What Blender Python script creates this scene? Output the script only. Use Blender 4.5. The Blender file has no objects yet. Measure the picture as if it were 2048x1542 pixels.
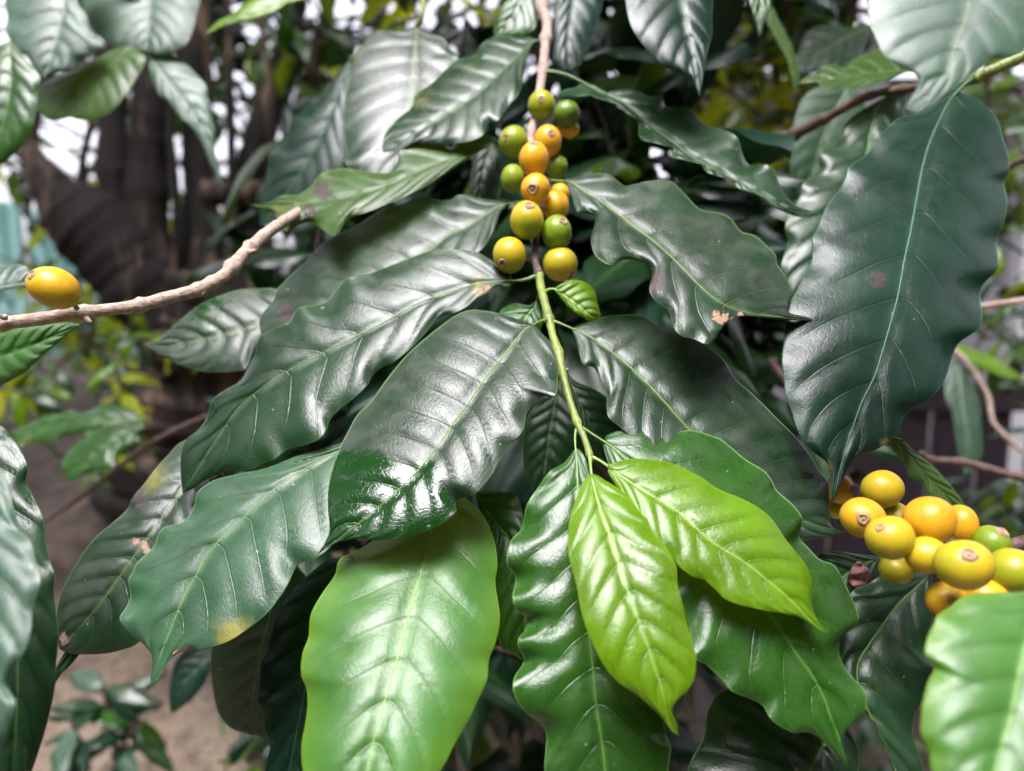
import bpy, math, random
import numpy as np
from mathutils import Vector, Matrix, Quaternion

# ------------------------------------------------------------------ camera, sky, sun, exposure
scn = bpy.context.scene
COL = scn.collection
W, H, F = 2048.0, 1542.0, 1547.0            # photograph size and focal length in its pixels
PITCH = math.radians(8.0)
CAM = np.array([0.0, 0.0, 1.35])
RIGHT = np.array([1.0, 0.0, 0.0])
FWD = np.array([0.0, math.cos(PITCH), -math.sin(PITCH)])
UP = np.array([0.0, math.sin(PITCH), math.cos(PITCH)])

cd = bpy.data.cameras.new('camera')
cam = bpy.data.objects.new('camera', cd); COL.objects.link(cam)
cam.location = CAM
cam.rotation_euler = (math.pi/2 - PITCH, 0, 0)
cd.sensor_width = 36.0
cd.lens = F*36.0/W
cd.clip_start, cd.clip_end = 0.01, 500.0
cd.dof.use_dof = True
cd.dof.focus_distance = 0.272
cd.dof.aperture_fstop = 7.0
scn.camera = cam

world = bpy.data.worlds.new('World'); scn.world = world
world.use_nodes = True
wn = world.node_tree; wn.nodes.clear()
sky = wn.nodes.new('ShaderNodeTexSky'); sky.sky_type = 'NISHITA'
sky.sun_disc = False
SUN_EL, SUN_AZ = math.radians(72), math.radians(205)
sky.sun_elevation = SUN_EL; sky.sun_rotation = SUN_AZ
sky.air_density = 1.0; sky.dust_density = 4.0; sky.ozone_density = 1.0
hs = wn.nodes.new('ShaderNodeHueSaturation'); hs.inputs['Saturation'].default_value = 0.16
tint = wn.nodes.new('ShaderNodeMix'); tint.data_type = 'RGBA'; tint.blend_type = 'MULTIPLY'
tint.inputs['Factor'].default_value = 1.0
tint.inputs[7].default_value = (1.0, 0.955, 1.05, 1)
bg = wn.nodes.new('ShaderNodeBackground'); bg.inputs['Strength'].default_value = 0.15
wo = wn.nodes.new('ShaderNodeOutputWorld')
wn.links.new(sky.outputs[0], hs.inputs['Color']); wn.links.new(hs.outputs[0], tint.inputs[6])
wn.links.new(tint.outputs[2], bg.inputs[0]); wn.links.new(bg.outputs[0], wo.inputs[0])

sl = bpy.data.lights.new('sun', 'SUN'); sl.energy = 1.5; sl.angle = math.radians(34); sl.color = (1.0, 0.96, 0.955)
sun = bpy.data.objects.new('sun', sl); COL.objects.link(sun)
# direction towards the sun: high, behind the camera and a little to its left
sd = Vector((math.sin(SUN_AZ)*math.cos(SUN_EL), math.cos(SUN_AZ)*math.cos(SUN_EL), math.sin(SUN_EL)))
sun.rotation_euler = sd.to_track_quat('Z', 'Y').to_euler()
sun.location = (0, 0, 5)

vs = scn.view_settings
vs.view_transform = 'Standard'; vs.look = 'None'; vs.exposure = 1.82; vs.gamma = 1.0
vs.use_curve_mapping = False
try:
    scn.cycles.use_denoising = True
    scn.cycles.max_bounces = 4; scn.cycles.diffuse_bounces = 2; scn.cycles.glossy_bounces = 2; scn.cycles.transmission_bounces = 2; scn.cycles.caustics_reflective = False; scn.cycles.caustics_refractive = False; scn.cycles.use_adaptive_sampling = True; scn.cycles.adaptive_threshold = 0.03
    scn.cycles.sample_clamp_indirect = 8.0
except Exception: pass

# ------------------------------------------------------------------ helpers
def ray(px, py):
    return np.stack([(np.asarray(px, float)-W/2)/F, -(np.asarray(py, float)-H/2)/F, -np.ones_like(np.asarray(px, float))], -1)
def at(px, py, d):
    r = ray(px, py); d = np.asarray(d, float)[..., None]
    return CAM + r[..., :1]*d*RIGHT + r[..., 1:2]*d*UP + d*FWD
def camvec(n):                                    # camera-space direction -> world
    return n[0]*RIGHT + n[1]*UP - n[2]*FWD
def PT(s):
    return np.array([[float(a) for a in p.split(',')] for p in s.split()])
def spline(p, n=400):
    p = np.asarray(p, float)
    if len(p) < 3:
        t = np.linspace(0, 1, n)[:, None]; return p[0]*(1-t)+p[-1]*t
    q = np.vstack([2*p[0]-p[1], p, 2*p[-1]-p[-2]])
    m = max(4, n//(len(p)-1)); out = []
    t = np.linspace(0, 1, m, endpoint=False)[:, None]
    for i in range(len(p)-1):
        a, b, c, d = q[i], q[i+1], q[i+2], q[i+3]
        out.append(0.5*((2*b)+(c-a)*t+(2*a-5*b+4*c-d)*t*t+(3*b-a-3*c+d)*t**3))
    out.append(p[-1:]); return np.vstack(out)
def arc(p, u, ncol=2):
    s = np.r_[0, np.cumsum(np.linalg.norm(np.diff(p[:, :ncol], axis=0), axis=1))]
    s /= max(s[-1], 1e-9)
    return np.stack([np.interp(u, s, p[:, k]) for k in range(p.shape[1])], -1)
def smooth(a, k):
    k = int(k) | 1
    pad = np.r_[np.full(k//2, a[0]), a, np.full(k//2, a[-1])]
    return np.convolve(pad, np.ones(k)/k, 'valid')

def mesh_obj(name, verts, faces, mat, parent=None, origin=None, smooth_=True, uv=None, attrs=None):
    origin = np.zeros(3) if origin is None else np.asarray(origin, float)
    me = bpy.data.meshes.new(name)
    me.from_pydata((np.asarray(verts)-origin).tolist(), [], [tuple(int(i) for i in f) for f in faces])
    if smooth_: me.polygons.foreach_set('use_smooth', [True]*len(me.polygons))
    if uv is not None:
        lay = me.uv_layers.new(name='UVMap')
        li = np.zeros(len(me.loops), dtype=np.int32); me.loops.foreach_get('vertex_index', li)
        lay.data.foreach_set('uv', np.asarray(uv, np.float32)[li].ravel())
    for k, v in (attrs or {}).items():
        v = np.asarray(v, np.float32)
        if v.ndim == 1:
            a = me.attributes.new(k, 'FLOAT', 'POINT'); a.data.foreach_set('value', v)
        else:
            a = me.attributes.new(k, 'FLOAT_COLOR', 'POINT')
            a.data.foreach_set('color', np.c_[v, np.ones(len(v))].astype(np.float32).ravel())
    me.materials.append(mat)
    me.update()
    o = bpy.data.objects.new(name, me); COL.objects.link(o)
    if parent is not None:
        o.parent = parent
        o.location = Vector(origin) - world_loc(parent)
    else: o.location = Vector(origin)
    return o
def world_loc(o):
    v = Vector(o.location)
    while o.parent is not None:
        o = o.parent; v = v + Vector(o.location)
    return v
def tag(o, label, cat=None, group=None, kind=None):
    o['label'] = label
    if cat: o['category'] = cat
    if group: o['group'] = group
    if kind: o['kind'] = kind
    return o
def thing(name, label, cat, loc, group=None):
    o = bpy.data.objects.new(name, None); COL.objects.link(o)
    o.empty_display_size = 0.02; o.location = Vector(loc)
    return tag(o, label, cat, group)

rng = np.random.default_rng(7)
random.seed(7)

def tube(name, pts, radii, mat, parent=None, seg=10, n=60, flat=1.0, lump=0.0, caps=True, color_t=None, attrs_t=None):
    """tapered tube through world points"""
    pts = np.asarray(pts, float); radii = np.asarray(radii, float)
    q = spline(np.c_[pts, radii], max(n, 4*len(pts)))
    q = arc(q, np.linspace(0, 1, n), 3)
    c, r = q[:, :3], np.abs(q[:, 3])
    if lump: r = r*(1+lump*smooth(rng.normal(0, 1, n), 3))
    tg = np.gradient(c, axis=0); tg /= np.linalg.norm(tg, axis=1)[:, None]+1e-12
    ref = -FWD if abs(np.dot(tg[0], FWD)) < 0.9 else UP
    V = []; 
    for i in range(n):
        a = np.cross(tg[i], ref); a /= np.linalg.norm(a)+1e-9
        b = np.cross(a, tg[i])
        for k in range(seg):
            th = 2*math.pi*k/seg
            V.append(c[i]+r[i]*(a*math.cos(th)+flat*b*math.sin(th)))
    Fc = []
    for i in range(n-1):
        for k in range(seg):
            Fc.append((i*seg+k, i*seg+(k+1) % seg, (i+1)*seg+(k+1) % seg, (i+1)*seg+k))
    if caps:
        Fc.append(tuple(range(seg))[::-1]); Fc.append(tuple((n-1)*seg+k for k in range(seg)))
    tt = np.repeat(np.linspace(0, 1, n), seg)
    return mesh_obj(name, np.array(V), Fc, mat, parent, c[0], attrs={'t': tt})

# ------------------------------------------------------------------ materials
class NT:
    def __init__(s, name):
        s.m = bpy.data.materials.new(name); s.m.use_nodes = True
        s.t = s.m.node_tree; s.t.nodes.clear()
        s.out = s.t.nodes.new('ShaderNodeOutputMaterial')
    def n(s, typ, **kw):
        x = s.t.nodes.new('ShaderNode'+typ)
        for k, v in kw.items():
            if k.startswith('_'): setattr(x, k[1:], v)
            else:
                key = int(k[1:]) if k[0] == 'i' and k[1:].isdigit() else k.replace('__', ' ')
                s.put(x.inputs[key], v)
        return x
    def put(s, inp, v):
        if isinstance(v, bpy.types.NodeSocket): s.t.links.new(v, inp)
        elif isinstance(v, bpy.types.Node): s.t.links.new(v.outputs[0], inp)
        elif isinstance(v, (tuple, list)) and len(v) == 3 and inp.type == 'RGBA': inp.default_value = (*v, 1)
        else: inp.default_value = v
    def math(s, op, a, b=0.0, clamp=False):
        x = s.t.nodes.new('ShaderNodeMath'); x.operation = op; x.use_clamp = clamp
        s.put(x.inputs[0], a); s.put(x.inputs[1], b); return x.outputs[0]
    def mix(s, f, a, b, blend='MIX'):
        x = s.t.nodes.new('ShaderNodeMix'); x.data_type = 'RGBA'; x.blend_type = blend
        s.put(x.inputs[0], f); s.put(x.inputs[6], a); s.put(x.inputs[7], b); return x.outputs[2]
    def mixf(s, f, a, b):
        x = s.t.nodes.new('ShaderNodeMix'); x.data_type = 'FLOAT'
        s.put(x.inputs[0], f); s.put(x.inputs[2], a); s.put(x.inputs[3], b); return x.outputs[0]
    def step(s, v, lo, hi, a=0.0, b=1.0):
        x = s.t.nodes.new('ShaderNodeMapRange'); x.interpolation_type = 'SMOOTHSTEP'
        s.put(x.inputs[0], v); s.put(x.inputs[1], lo); s.put(x.inputs[2], hi); s.put(x.inputs[3], a); s.put(x.inputs[4], b)
        return x.outputs[0]
    def noise(s, scale, detail=3, rough=0.5, vec=None):
        x = s.n('TexNoise'); x.inputs['Scale'].default_value = scale
        x.inputs['Detail'].default_value = detail; x.inputs['Roughness'].default_value = rough
        if vec is not None: s.put(x.inputs['Vector'], vec)
        return x.outputs[0]

def leaf_mat(name, base, vein, rough=0.36, trans=0.14, tcol=None, dust=0.15, edge=None, under=None, specks=1.0, spec=0.5, simple=False, edgew=None):
    T = NT(name)
    obj = T.n('TexCoord').outputs['Object']
    uv = T.n('UVMap').outputs[0]
    sx = T.n('SeparateXYZ', Vector=uv)
    v = T.math('ABSOLUTE', T.math('SUBTRACT', T.math('MULTIPLY', sx.outputs[1], 2.0), 1.0))
    ph = T.n('Attribute', _attribute_name='phase').outputs['Fac']
    rnd = T.n('ObjectInfo').outputs['Random']
    fr = T.math('FRACT', ph)
    d = T.math('MULTIPLY', T.math('ABSOLUTE', T.math('SUBTRACT', fr, 0.5)), 2.0)     # 1 on a vein
    vm = T.math('MULTIPLY', T.step(d, 0.935, 0.99), T.step(v, 0.95, 0.45))
    back = T.n('NewGeometry').outputs['Backfacing']
    uc = under or tuple(min(1, x*1.5+0.01) for x in base)
    tc = tcol or tuple(min(1, x*a) for x, a in zip(base, (3.0, 2.6, 1.0)))
    p = T.n('BsdfPrincipled'); p.inputs['IOR'].default_value = 1.5; p.inputs['Specular IOR Level'].default_value = spec
    tr = T.n('BsdfTranslucent')
    ms = T.n('MixShader'); ms.inputs[0].default_value = trans
    T.t.links.new(p.outputs[0], ms.inputs[1]); T.t.links.new(tr.outputs[0], ms.inputs[2])
    T.t.links.new(ms.outputs[0], T.out.inputs[0])
    if simple:                                   # for leaves far out of focus
        c = T.mix(T.math('MULTIPLY', rnd, 0.5), tuple(x*0.7 for x in base), tuple(min(1, x*1.35) for x in base))
        c = T.mix(T.math('MULTIPLY', T.step(v, 0.14, 0.0), 0.5), c, vein)
        c = T.mix(T.math('MULTIPLY', vm, 0.25), c, vein)
        T.put(p.inputs['Base Color'], T.mix(back, c, uc)); T.put(p.inputs['Roughness'], T.mixf(back, rough, 0.6))
        T.put(tr.inputs['Color'], tc)
        return T.m
    mk = T.n('SeparateColor', Color=T.n('Attribute', _attribute_name='marks').outputs['Color'])
    brown, wet, yel = mk.outputs[0], mk.outputs[1], mk.outputs[2]
    big = T.noise(28, 2, 0.55, obj)
    mid = T.noise(170, 3, 0.62, obj)
    fine = T.noise(1100, 2, 0.6, obj)
    c = T.mix(T.step(big, 0.35, 0.7), tuple(x*0.75 for x in base), tuple(min(1, x*1.22) for x in base))
    c = T.mix(T.math('MULTIPLY', T.step(mid, 0.40, 0.75), 0.30), c, tuple(min(1, x*1.4) for x in base))
    c = T.mix(T.math('MULTIPLY', rnd, 0.25), c, tuple(x*f for x, f in zip(base, (0.8, 0.8, 1.0))))
    # paler towards the midrib and on the veins
    c = T.mix(T.math('MULTIPLY', T.step(v, 0.07, 0.0), 0.35), c, vein)
    c = T.mix(T.math('MULTIPLY', vm, 0.22), c, vein)
    c = T.mix(T.math('MULTIPLY', T.step(d, 0.80, 0.93), T.math('MULTIPLY', T.step(d, 0.98, 0.94), T.step(v, 0.95, 0.45))), c, tuple(x*0.72 for x in base))
    edgec = edge or tuple(min(1, x*1.5+0.02) for x in vein)
    c = T.mix(T.math('MULTIPLY', T.step(v, 0.975, 0.995), 0.55), c, edgec)
    if edgew: c = T.mix(T.math('MULTIPLY', T.step(T.math('ADD', v, T.math('MULTIPLY', T.math('SUBTRACT', big, 0.5), 0.5)), edgew, 1.0), 0.45), c, (0.13, 0.28, 0.010))   # lime margins painted where the sky sheen falls off
    # yellowing, and dry brown marks
    c = T.mix(T.math('MULTIPLY', T.step(T.math('ADD', yel, T.math('MULTIPLY', T.math('SUBTRACT', mid, 0.5), 0.8)), 0.15, 0.95), 0.85), c, (0.30, 0.27, 0.05))
    bn = T.math('MINIMUM', brown, 1.0)
    bz = T.math('ADD', bn, T.math('MULTIPLY', T.math('SUBTRACT', T.noise(380, 3, 0.65, obj), 0.5), 2.2))
    bm = T.math('MULTIPLY', T.step(bz, 0.40, 0.62), T.step(bn, 0.05, 0.25))
    bc = T.mix(T.step(fine, 0.3, 0.7), (0.026, 0.015, 0.015), (0.062, 0.036, 0.034))
    tanc = T.mix(T.step(fine, 0.3, 0.7), (0.27, 0.15, 0.09), (0.46, 0.31, 0.21))
    c = T.mix(T.math('MULTIPLY', bm, 0.9), c, T.mix(T.math('MULTIPLY', T.n('Attribute', _attribute_name='tan').outputs['Fac'], T.step(bz, 0.55, 0.8)), bc, tanc))
    # dust film: washed off where the leaf is wet
    dn = T.math('MULTIPLY', T.step(T.noise(42, 4, 0.62, obj), 0.38, 0.70), T.step(mid, 0.2, 0.7, 0.45, 1.0))
    wetn = T.step(T.math('ADD', wet, T.math('MULTIPLY', T.math('SUBTRACT', mid, 0.5), 0.6)), 0.42, 0.52)
    dk = T.math('MULTIPLY', T.math('MULTIPLY', dn, dust), T.math('SUBTRACT', 1.0, wetn), True)
    c = T.mix(T.math('MULTIPLY', wetn, 0.7), c, (base[0]*0.55, base[1]*1.15, base[2]*0.35))
    c = T.mix(dk, c, (0.16, 0.135, 0.14))
    # pale specks of lime and pollen
    uvm = T.n('Mapping', Vector=uv); uvm.inputs['Scale'].default_value = (14.0, 6.0, 1.0)
    uvr = T.n('VectorMath', _operation='ADD'); T.put(uvr.inputs[0], uvm.outputs[0]); T.put(uvr.inputs[1], T.n('CombineXYZ', X=T.math('MULTIPLY', rnd, 97.0), Y=T.math('MULTIPLY', rnd, 53.0)).outputs[0]); uvs = uvr.outputs[0]
    vo = T.n('TexVoronoi', Vector=uvs, _voronoi_dimensions='2D'); vo.inputs['Scale'].default_value = 1.0; vo.inputs['Randomness'].default_value = 1
    sc = T.n('SeparateColor', Color=vo.outputs['Color'])
    sp = T.math('MULTIPLY', T.step(vo.outputs['Distance'], T.math('MULTIPLY', T.math('POWER', sc.outputs[1], 2.0), 0.085), 0.0), T.step(sc.outputs[0], 0.70, 0.71))
    sp = T.math('MULTIPLY', sp, specks, True)
    c = T.mix(T.math('MULTIPLY', sp, 0.8), c, (0.45, 0.45, 0.40))
    c = T.mix(back, c, uc)
    r = T.math('ADD', rough, T.math('MULTIPLY', dk, 0.45))
    r = T.math('ADD', r, T.math('ADD', T.math('MULTIPLY', T.math('SUBTRACT', mid, 0.5), 0.26), T.math('MULTIPLY', T.math('SUBTRACT', big, 0.5), 0.22)))
    r = T.mixf(wetn, r, 0.12)
    r = T.mixf(bm, r, 0.6)
    r = T.math('MAXIMUM', T.mixf(back, r, 0.55), 0.08)
    net = T.n('TexVoronoi', Vector=uvs, _voronoi_dimensions='2D', _feature='DISTANCE_TO_EDGE'); net.inputs['Scale'].default_value = 4.2
    nets = T.step(net.outputs['Distance'], 0.0, 0.16)
    hgt = T.math('ADD', T.math('MULTIPLY', fine, 0.30), T.math('ADD', T.math('MULTIPLY', mid, 0.50), T.math('MULTIPLY', nets, 0.11)))
    hgt = T.math('SUBTRACT', hgt, T.math('MULTIPLY', vm, 0.55))
    bp = T.n('Bump'); bp.inputs['Strength'].default_value = 0.5; bp.inputs['Distance'].default_value = 0.0004
    T.put(bp.inputs['Height'], hgt)
    T.put(p.inputs['Base Color'], c); T.put(p.inputs['Roughness'], r); T.put(p.inputs['Normal'], bp.outputs[0])
    T.put(tr.inputs['Color'], T.mix(bm, tc, (0.05, 0.02, 0.01)))
    return T.m

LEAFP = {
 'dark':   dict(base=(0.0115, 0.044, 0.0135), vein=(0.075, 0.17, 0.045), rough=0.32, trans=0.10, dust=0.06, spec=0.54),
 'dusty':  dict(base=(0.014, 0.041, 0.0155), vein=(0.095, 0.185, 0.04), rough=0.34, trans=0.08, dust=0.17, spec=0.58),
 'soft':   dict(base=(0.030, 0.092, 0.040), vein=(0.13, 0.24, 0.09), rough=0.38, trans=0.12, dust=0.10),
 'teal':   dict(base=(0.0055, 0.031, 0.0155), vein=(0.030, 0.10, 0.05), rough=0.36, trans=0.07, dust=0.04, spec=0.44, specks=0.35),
 'mid':    dict(base=(0.023, 0.086, 0.0095), vein=(0.10, 0.26, 0.05), rough=0.28, trans=0.15, dust=0.04, spec=0.5),
 'fresh':  dict(edgew=0.62, base=(0.052, 0.180, 0.028), vein=(0.20, 0.37, 0.08), rough=0.40, trans=0.22, tcol=(0.34, 0.52, 0.02), dust=0.04, specks=0.4, edge=(0.25, 0.40, 0.01), spec=0.75),
 'lime':   dict(base=(0.112, 0.240, 0.004), vein=(0.28, 0.43, 0.09), rough=0.29, trans=0.24, tcol=(0.42, 0.55, 0.015), dust=0.03, specks=0.5, edge=(0.26, 0.38, 0.012), spec=0.6),
 'olive':  dict(base=(0.042, 0.105, 0.014), vein=(0.15, 0.25, 0.05), rough=0.36, trans=0.24, tcol=(0.26, 0.38, 0.015), dust=0.10),
 'pale':   dict(base=(0.052, 0.120, 0.072), vein=(0.20, 0.28, 0.18), rough=0.40, trans=0.14, dust=0.25, spec=0.6),  # lighter base colour imitates sky sheen on dark leaves
 'yellow': dict(base=(0.34, 0.44, 0.006), vein=(0.36, 0.42, 0.05), rough=0.45, trans=0.62, tcol=(0.80, 0.85, 0.02), dust=0.05),
}
M = {}
for k, v_ in LEAFP.items(): M[k] = leaf_mat('leaf_'+k, **v_)

def rib_mat(name, col, rough=0.4):
    T = NT(name); obj = T.n('TexCoord').outputs['Object']
    c = T.mix(T.noise(300, 3, 0.6, obj), tuple(x*0.7 for x in col), tuple(min(1, x*1.3) for x in col))
    p = T.n('BsdfPrincipled'); T.put(p.inputs['Base Color'], c); p.inputs['Roughness'].default_value = rough
    bp = T.n('Bump'); bp.inputs['Strength'].default_value = 0.3; bp.inputs['Distance'].default_value = 0.0004
    T.put(bp.inputs['Height'], T.noise(900, 3, 0.6, obj)); T.put(p.inputs['Normal'], bp.outputs[0])
    T.t.links.new(p.outputs[0], T.out.inputs[0]); return T.m
RIB = {'dark': rib_mat('midrib_green', (0.12, 0.21, 0.05)), 'dusty': rib_mat('midrib_olive', (0.15, 0.24, 0.05)),
       'teal': rib_mat('midrib_teal', (0.06, 0.15, 0.08)), 'mid': rib_mat('midrib_bright', (0.15, 0.29, 0.06)),
       'fresh': rib_mat('midrib_fresh', (0.26, 0.45, 0.10)), 'lime': rib_mat('midrib_lime', (0.30, 0.46, 0.11)),
       'pale': rib_mat('midrib_pale', (0.30, 0.38, 0.22))}
RIB['soft'] = RIB['mid']; RIB['olive'] = RIB['dusty']; RIB['yellow'] = RIB['lime']

def bark_mat(name, a, b, scale=120, bump=0.0012, stretch=(1, 1, 0.25), rough=0.75, moss=None, lo=0.32, hi=0.68):
    T = NT(name); obj = T.n('TexCoord').outputs['Object']
    mp = T.n('Mapping', Vector=obj); mp.inputs['Scale'].default_value = stretch
    n1 = T.noise(scale, 6, 0.65, mp.outputs[0]); n2 = T.noise(scale*0.25, 4, 0.55, obj)
    c = T.mix(T.step(n1, lo, hi), a, b)
    c = T.mix(T.math('MULTIPLY', T.step(n2, 0.42, 0.72), 0.6), c, moss or tuple(x*0.55 for x in a))
    p = T.n('BsdfPrincipled'); T.put(p.inputs['Base Color'], c); p.inputs['Roughness'].default_value = rough
    bp = T.n('Bump'); bp.inputs['Strength'].default_value = 0.8; bp.inputs['Distance'].default_value = bump
    T.put(bp.inputs['Height'], T.math('ADD', n1, T.math('MULTIPLY', n2, 0.6))); T.put(p.inputs['Normal'], bp.outputs[0])
    T.t.links.new(p.outputs[0], T.out.inputs[0]); return T.m
M['twig'] = bark_mat('twig_bark_tan', (0.36, 0.25, 0.20), (0.60, 0.46, 0.39), 500, 0.0007, (1, 1, 1))
M['twig_brown'] = bark_mat('twig_bark_brown', (0.065, 0.040, 0.031), (0.19, 0.12, 0.09), 600, 0.0007, (1, 1, 1))
M['twig_plum'] = bark_mat('twig_bark_plum', (0.085, 0.045, 0.045), (0.21, 0.13, 0.125), 700, 0.0006, (1, 1, 1))
def crack_mat(name, a, b, dark):
    T = NT(name); obj = T.n('TexCoord').outputs['Object']
    n1 = T.noise(420, 4, 0.65, obj); n2 = T.noise(95, 3, 0.6, obj)
    mp = T.n('Mapping', Vector=obj); mp.inputs['Scale'].default_value = (0.16, 1.0, 1.0); mp.inputs['Rotation'].default_value = (0, -0.25, 0)
    st = T.noise(900, 3, 0.6, mp.outputs[0])
    c = T.mix(T.step(n1, 0.3, 0.7), a, b)
    c = T.mix(T.math('MULTIPLY', T.step(st, 0.52, 0.70), 0.45), c, dark)
    c = T.mix(T.math('MULTIPLY', T.step(n2, 0.52, 0.72), 0.55), c, tuple(0.5*(x+y) for x, y in zip(a, dark)))
    p = T.n('BsdfPrincipled'); T.put(p.inputs['Base Color'], c); p.inputs['Roughness'].default_value = 0.75
    bp = T.n('Bump'); bp.inputs['Strength'].default_value = 0.9; bp.inputs['Distance'].default_value = 0.0005
    T.put(bp.inputs['Height'], T.math('SUBTRACT', T.math('ADD', n1, n2), T.math('MULTIPLY', st, 0.9))); T.put(p.inputs['Normal'], bp.outputs[0])
    T.t.links.new(p.outputs[0], T.out.inputs[0]); return T.m
M['twig_crack'] = crack_mat('twig_bark_cracked', (0.34, 0.235, 0.18), (0.58, 0.45, 0.37), (0.11, 0.065, 0.045))
M['shoot'] = bark_mat('green_shoot_skin', (0.17, 0.24, 0.035), (0.27, 0.33, 0.07), 400, 0.0003, (1, 1, 1), 0.45, moss=(0.13, 0.15, 0.06))
M['trunk'] = bark_mat('trunk_bark', (0.011, 0.008, 0.0065), (0.19, 0.130, 0.088), 18, 0.02, (1, 1, 0.10), 0.9, moss=(0.018, 0.015, 0.013), lo=0.50, hi=0.66)

def cherry_mat():
    T = NT('cherry_skin'); obj = T.n('TexCoord').outputs['Object']
    ripe = T.n('Attribute', _attribute_name='ripe').outputs['Fac']
    scar = T.n('Attribute', _attribute_name='scar').outputs['Fac']
    n1 = T.noise(160, 4, 0.6, obj); n2 = T.noise(900, 3, 0.6, obj)
    t = T.math('ADD', ripe, T.math('MULTIPLY', T.math('SUBTRACT', n1, 0.5), 0.30))
    cr = T.n('ValToRGB', Fac=t); e = cr.color_ramp.elements
    e[0].position, e[0].color = 0.0, (0.085, 0.185, 0.014, 1)
    e[1].position, e[1].color = 1.0, (0.76, 0.31, 0.018, 1)
    for pos, col in ((0.25, (0.21, 0.32, 0.012, 1)), (0.45, (0.41, 0.385, 0.016, 1)), (0.65, (0.62, 0.41, 0.018, 1)), (0.82, (0.76, 0.39, 0.018, 1))):
        x = e.new(pos); x.color = col
    c = cr.outputs[0]
    vb = T.n('TexVoronoi', Vector=obj); vb.inputs['Scale'].default_value = 260
    vbs = T.math('MULTIPLY', T.step(vb.outputs['Distance'], 0.22, 0.08), T.step(T.n('SeparateColor', Color=vb.outputs['Color']).outputs[0], 0.78, 0.80))
    c = T.mix(T.math('MULTIPLY', vbs, 0.6), c, (0.17, 0.09, 0.03))
    c = T.mix(T.math('MULTIPLY', T.step(n2, 0.56, 0.78), 0.35), c, (0.30, 0.16, 0.03))
    c = T.mix(T.math('MULTIPLY', T.step(T.noise(330, 4, 0.7, obj), 0.52, 0.72), 0.34), c, (0.36, 0.23, 0.06))
    sm = T.step(T.math('ADD', scar, T.math('MULTIPLY', T.math('SUBTRACT', n1, 0.5), 0.6)), 0.25, 0.8)
    c = T.mix(T.math('MULTIPLY', sm, 0.75), c, T.mix(n2, (0.24, 0.13, 0.07), (0.42, 0.27, 0.15)))
    p = T.n('BsdfPrincipled'); T.put(p.inputs['Base Color'], c)
    T.put(p.inputs['Roughness'], T.mixf(sm, T.math('ADD', 0.30, T.math('MULTIPLY', n1, 0.16)), 0.65))
    p.inputs['Subsurface Weight'].default_value = 0.12
    p.inputs['Subsurface Radius'].default_value = (0.004, 0.003, 0.0008)
    p.inputs['Subsurface Scale'].default_value = 1.0
    bp = T.n('Bump'); bp.inputs['Strength'].default_value = 0.25; bp.inputs['Distance'].default_value = 0.0004
    T.put(bp.inputs['Height'], T.math('ADD', n1, T.math('MULTIPLY', n2, 0.2))); T.put(p.inputs['Normal'], bp.outputs[0])
    T.t.links.new(p.outputs[0], T.out.inputs[0]); return T.m
M['cherry'] = cherry_mat()
M['calyx'] = bark_mat('calyx_scar_brown', (0.32, 0.20, 0.11), (0.55, 0.39, 0.22), 1400, 0.0004, (1, 1, 1))
M['stalk'] = rib_mat('cherry_stalk', (0.20, 0.24, 0.06))

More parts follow.
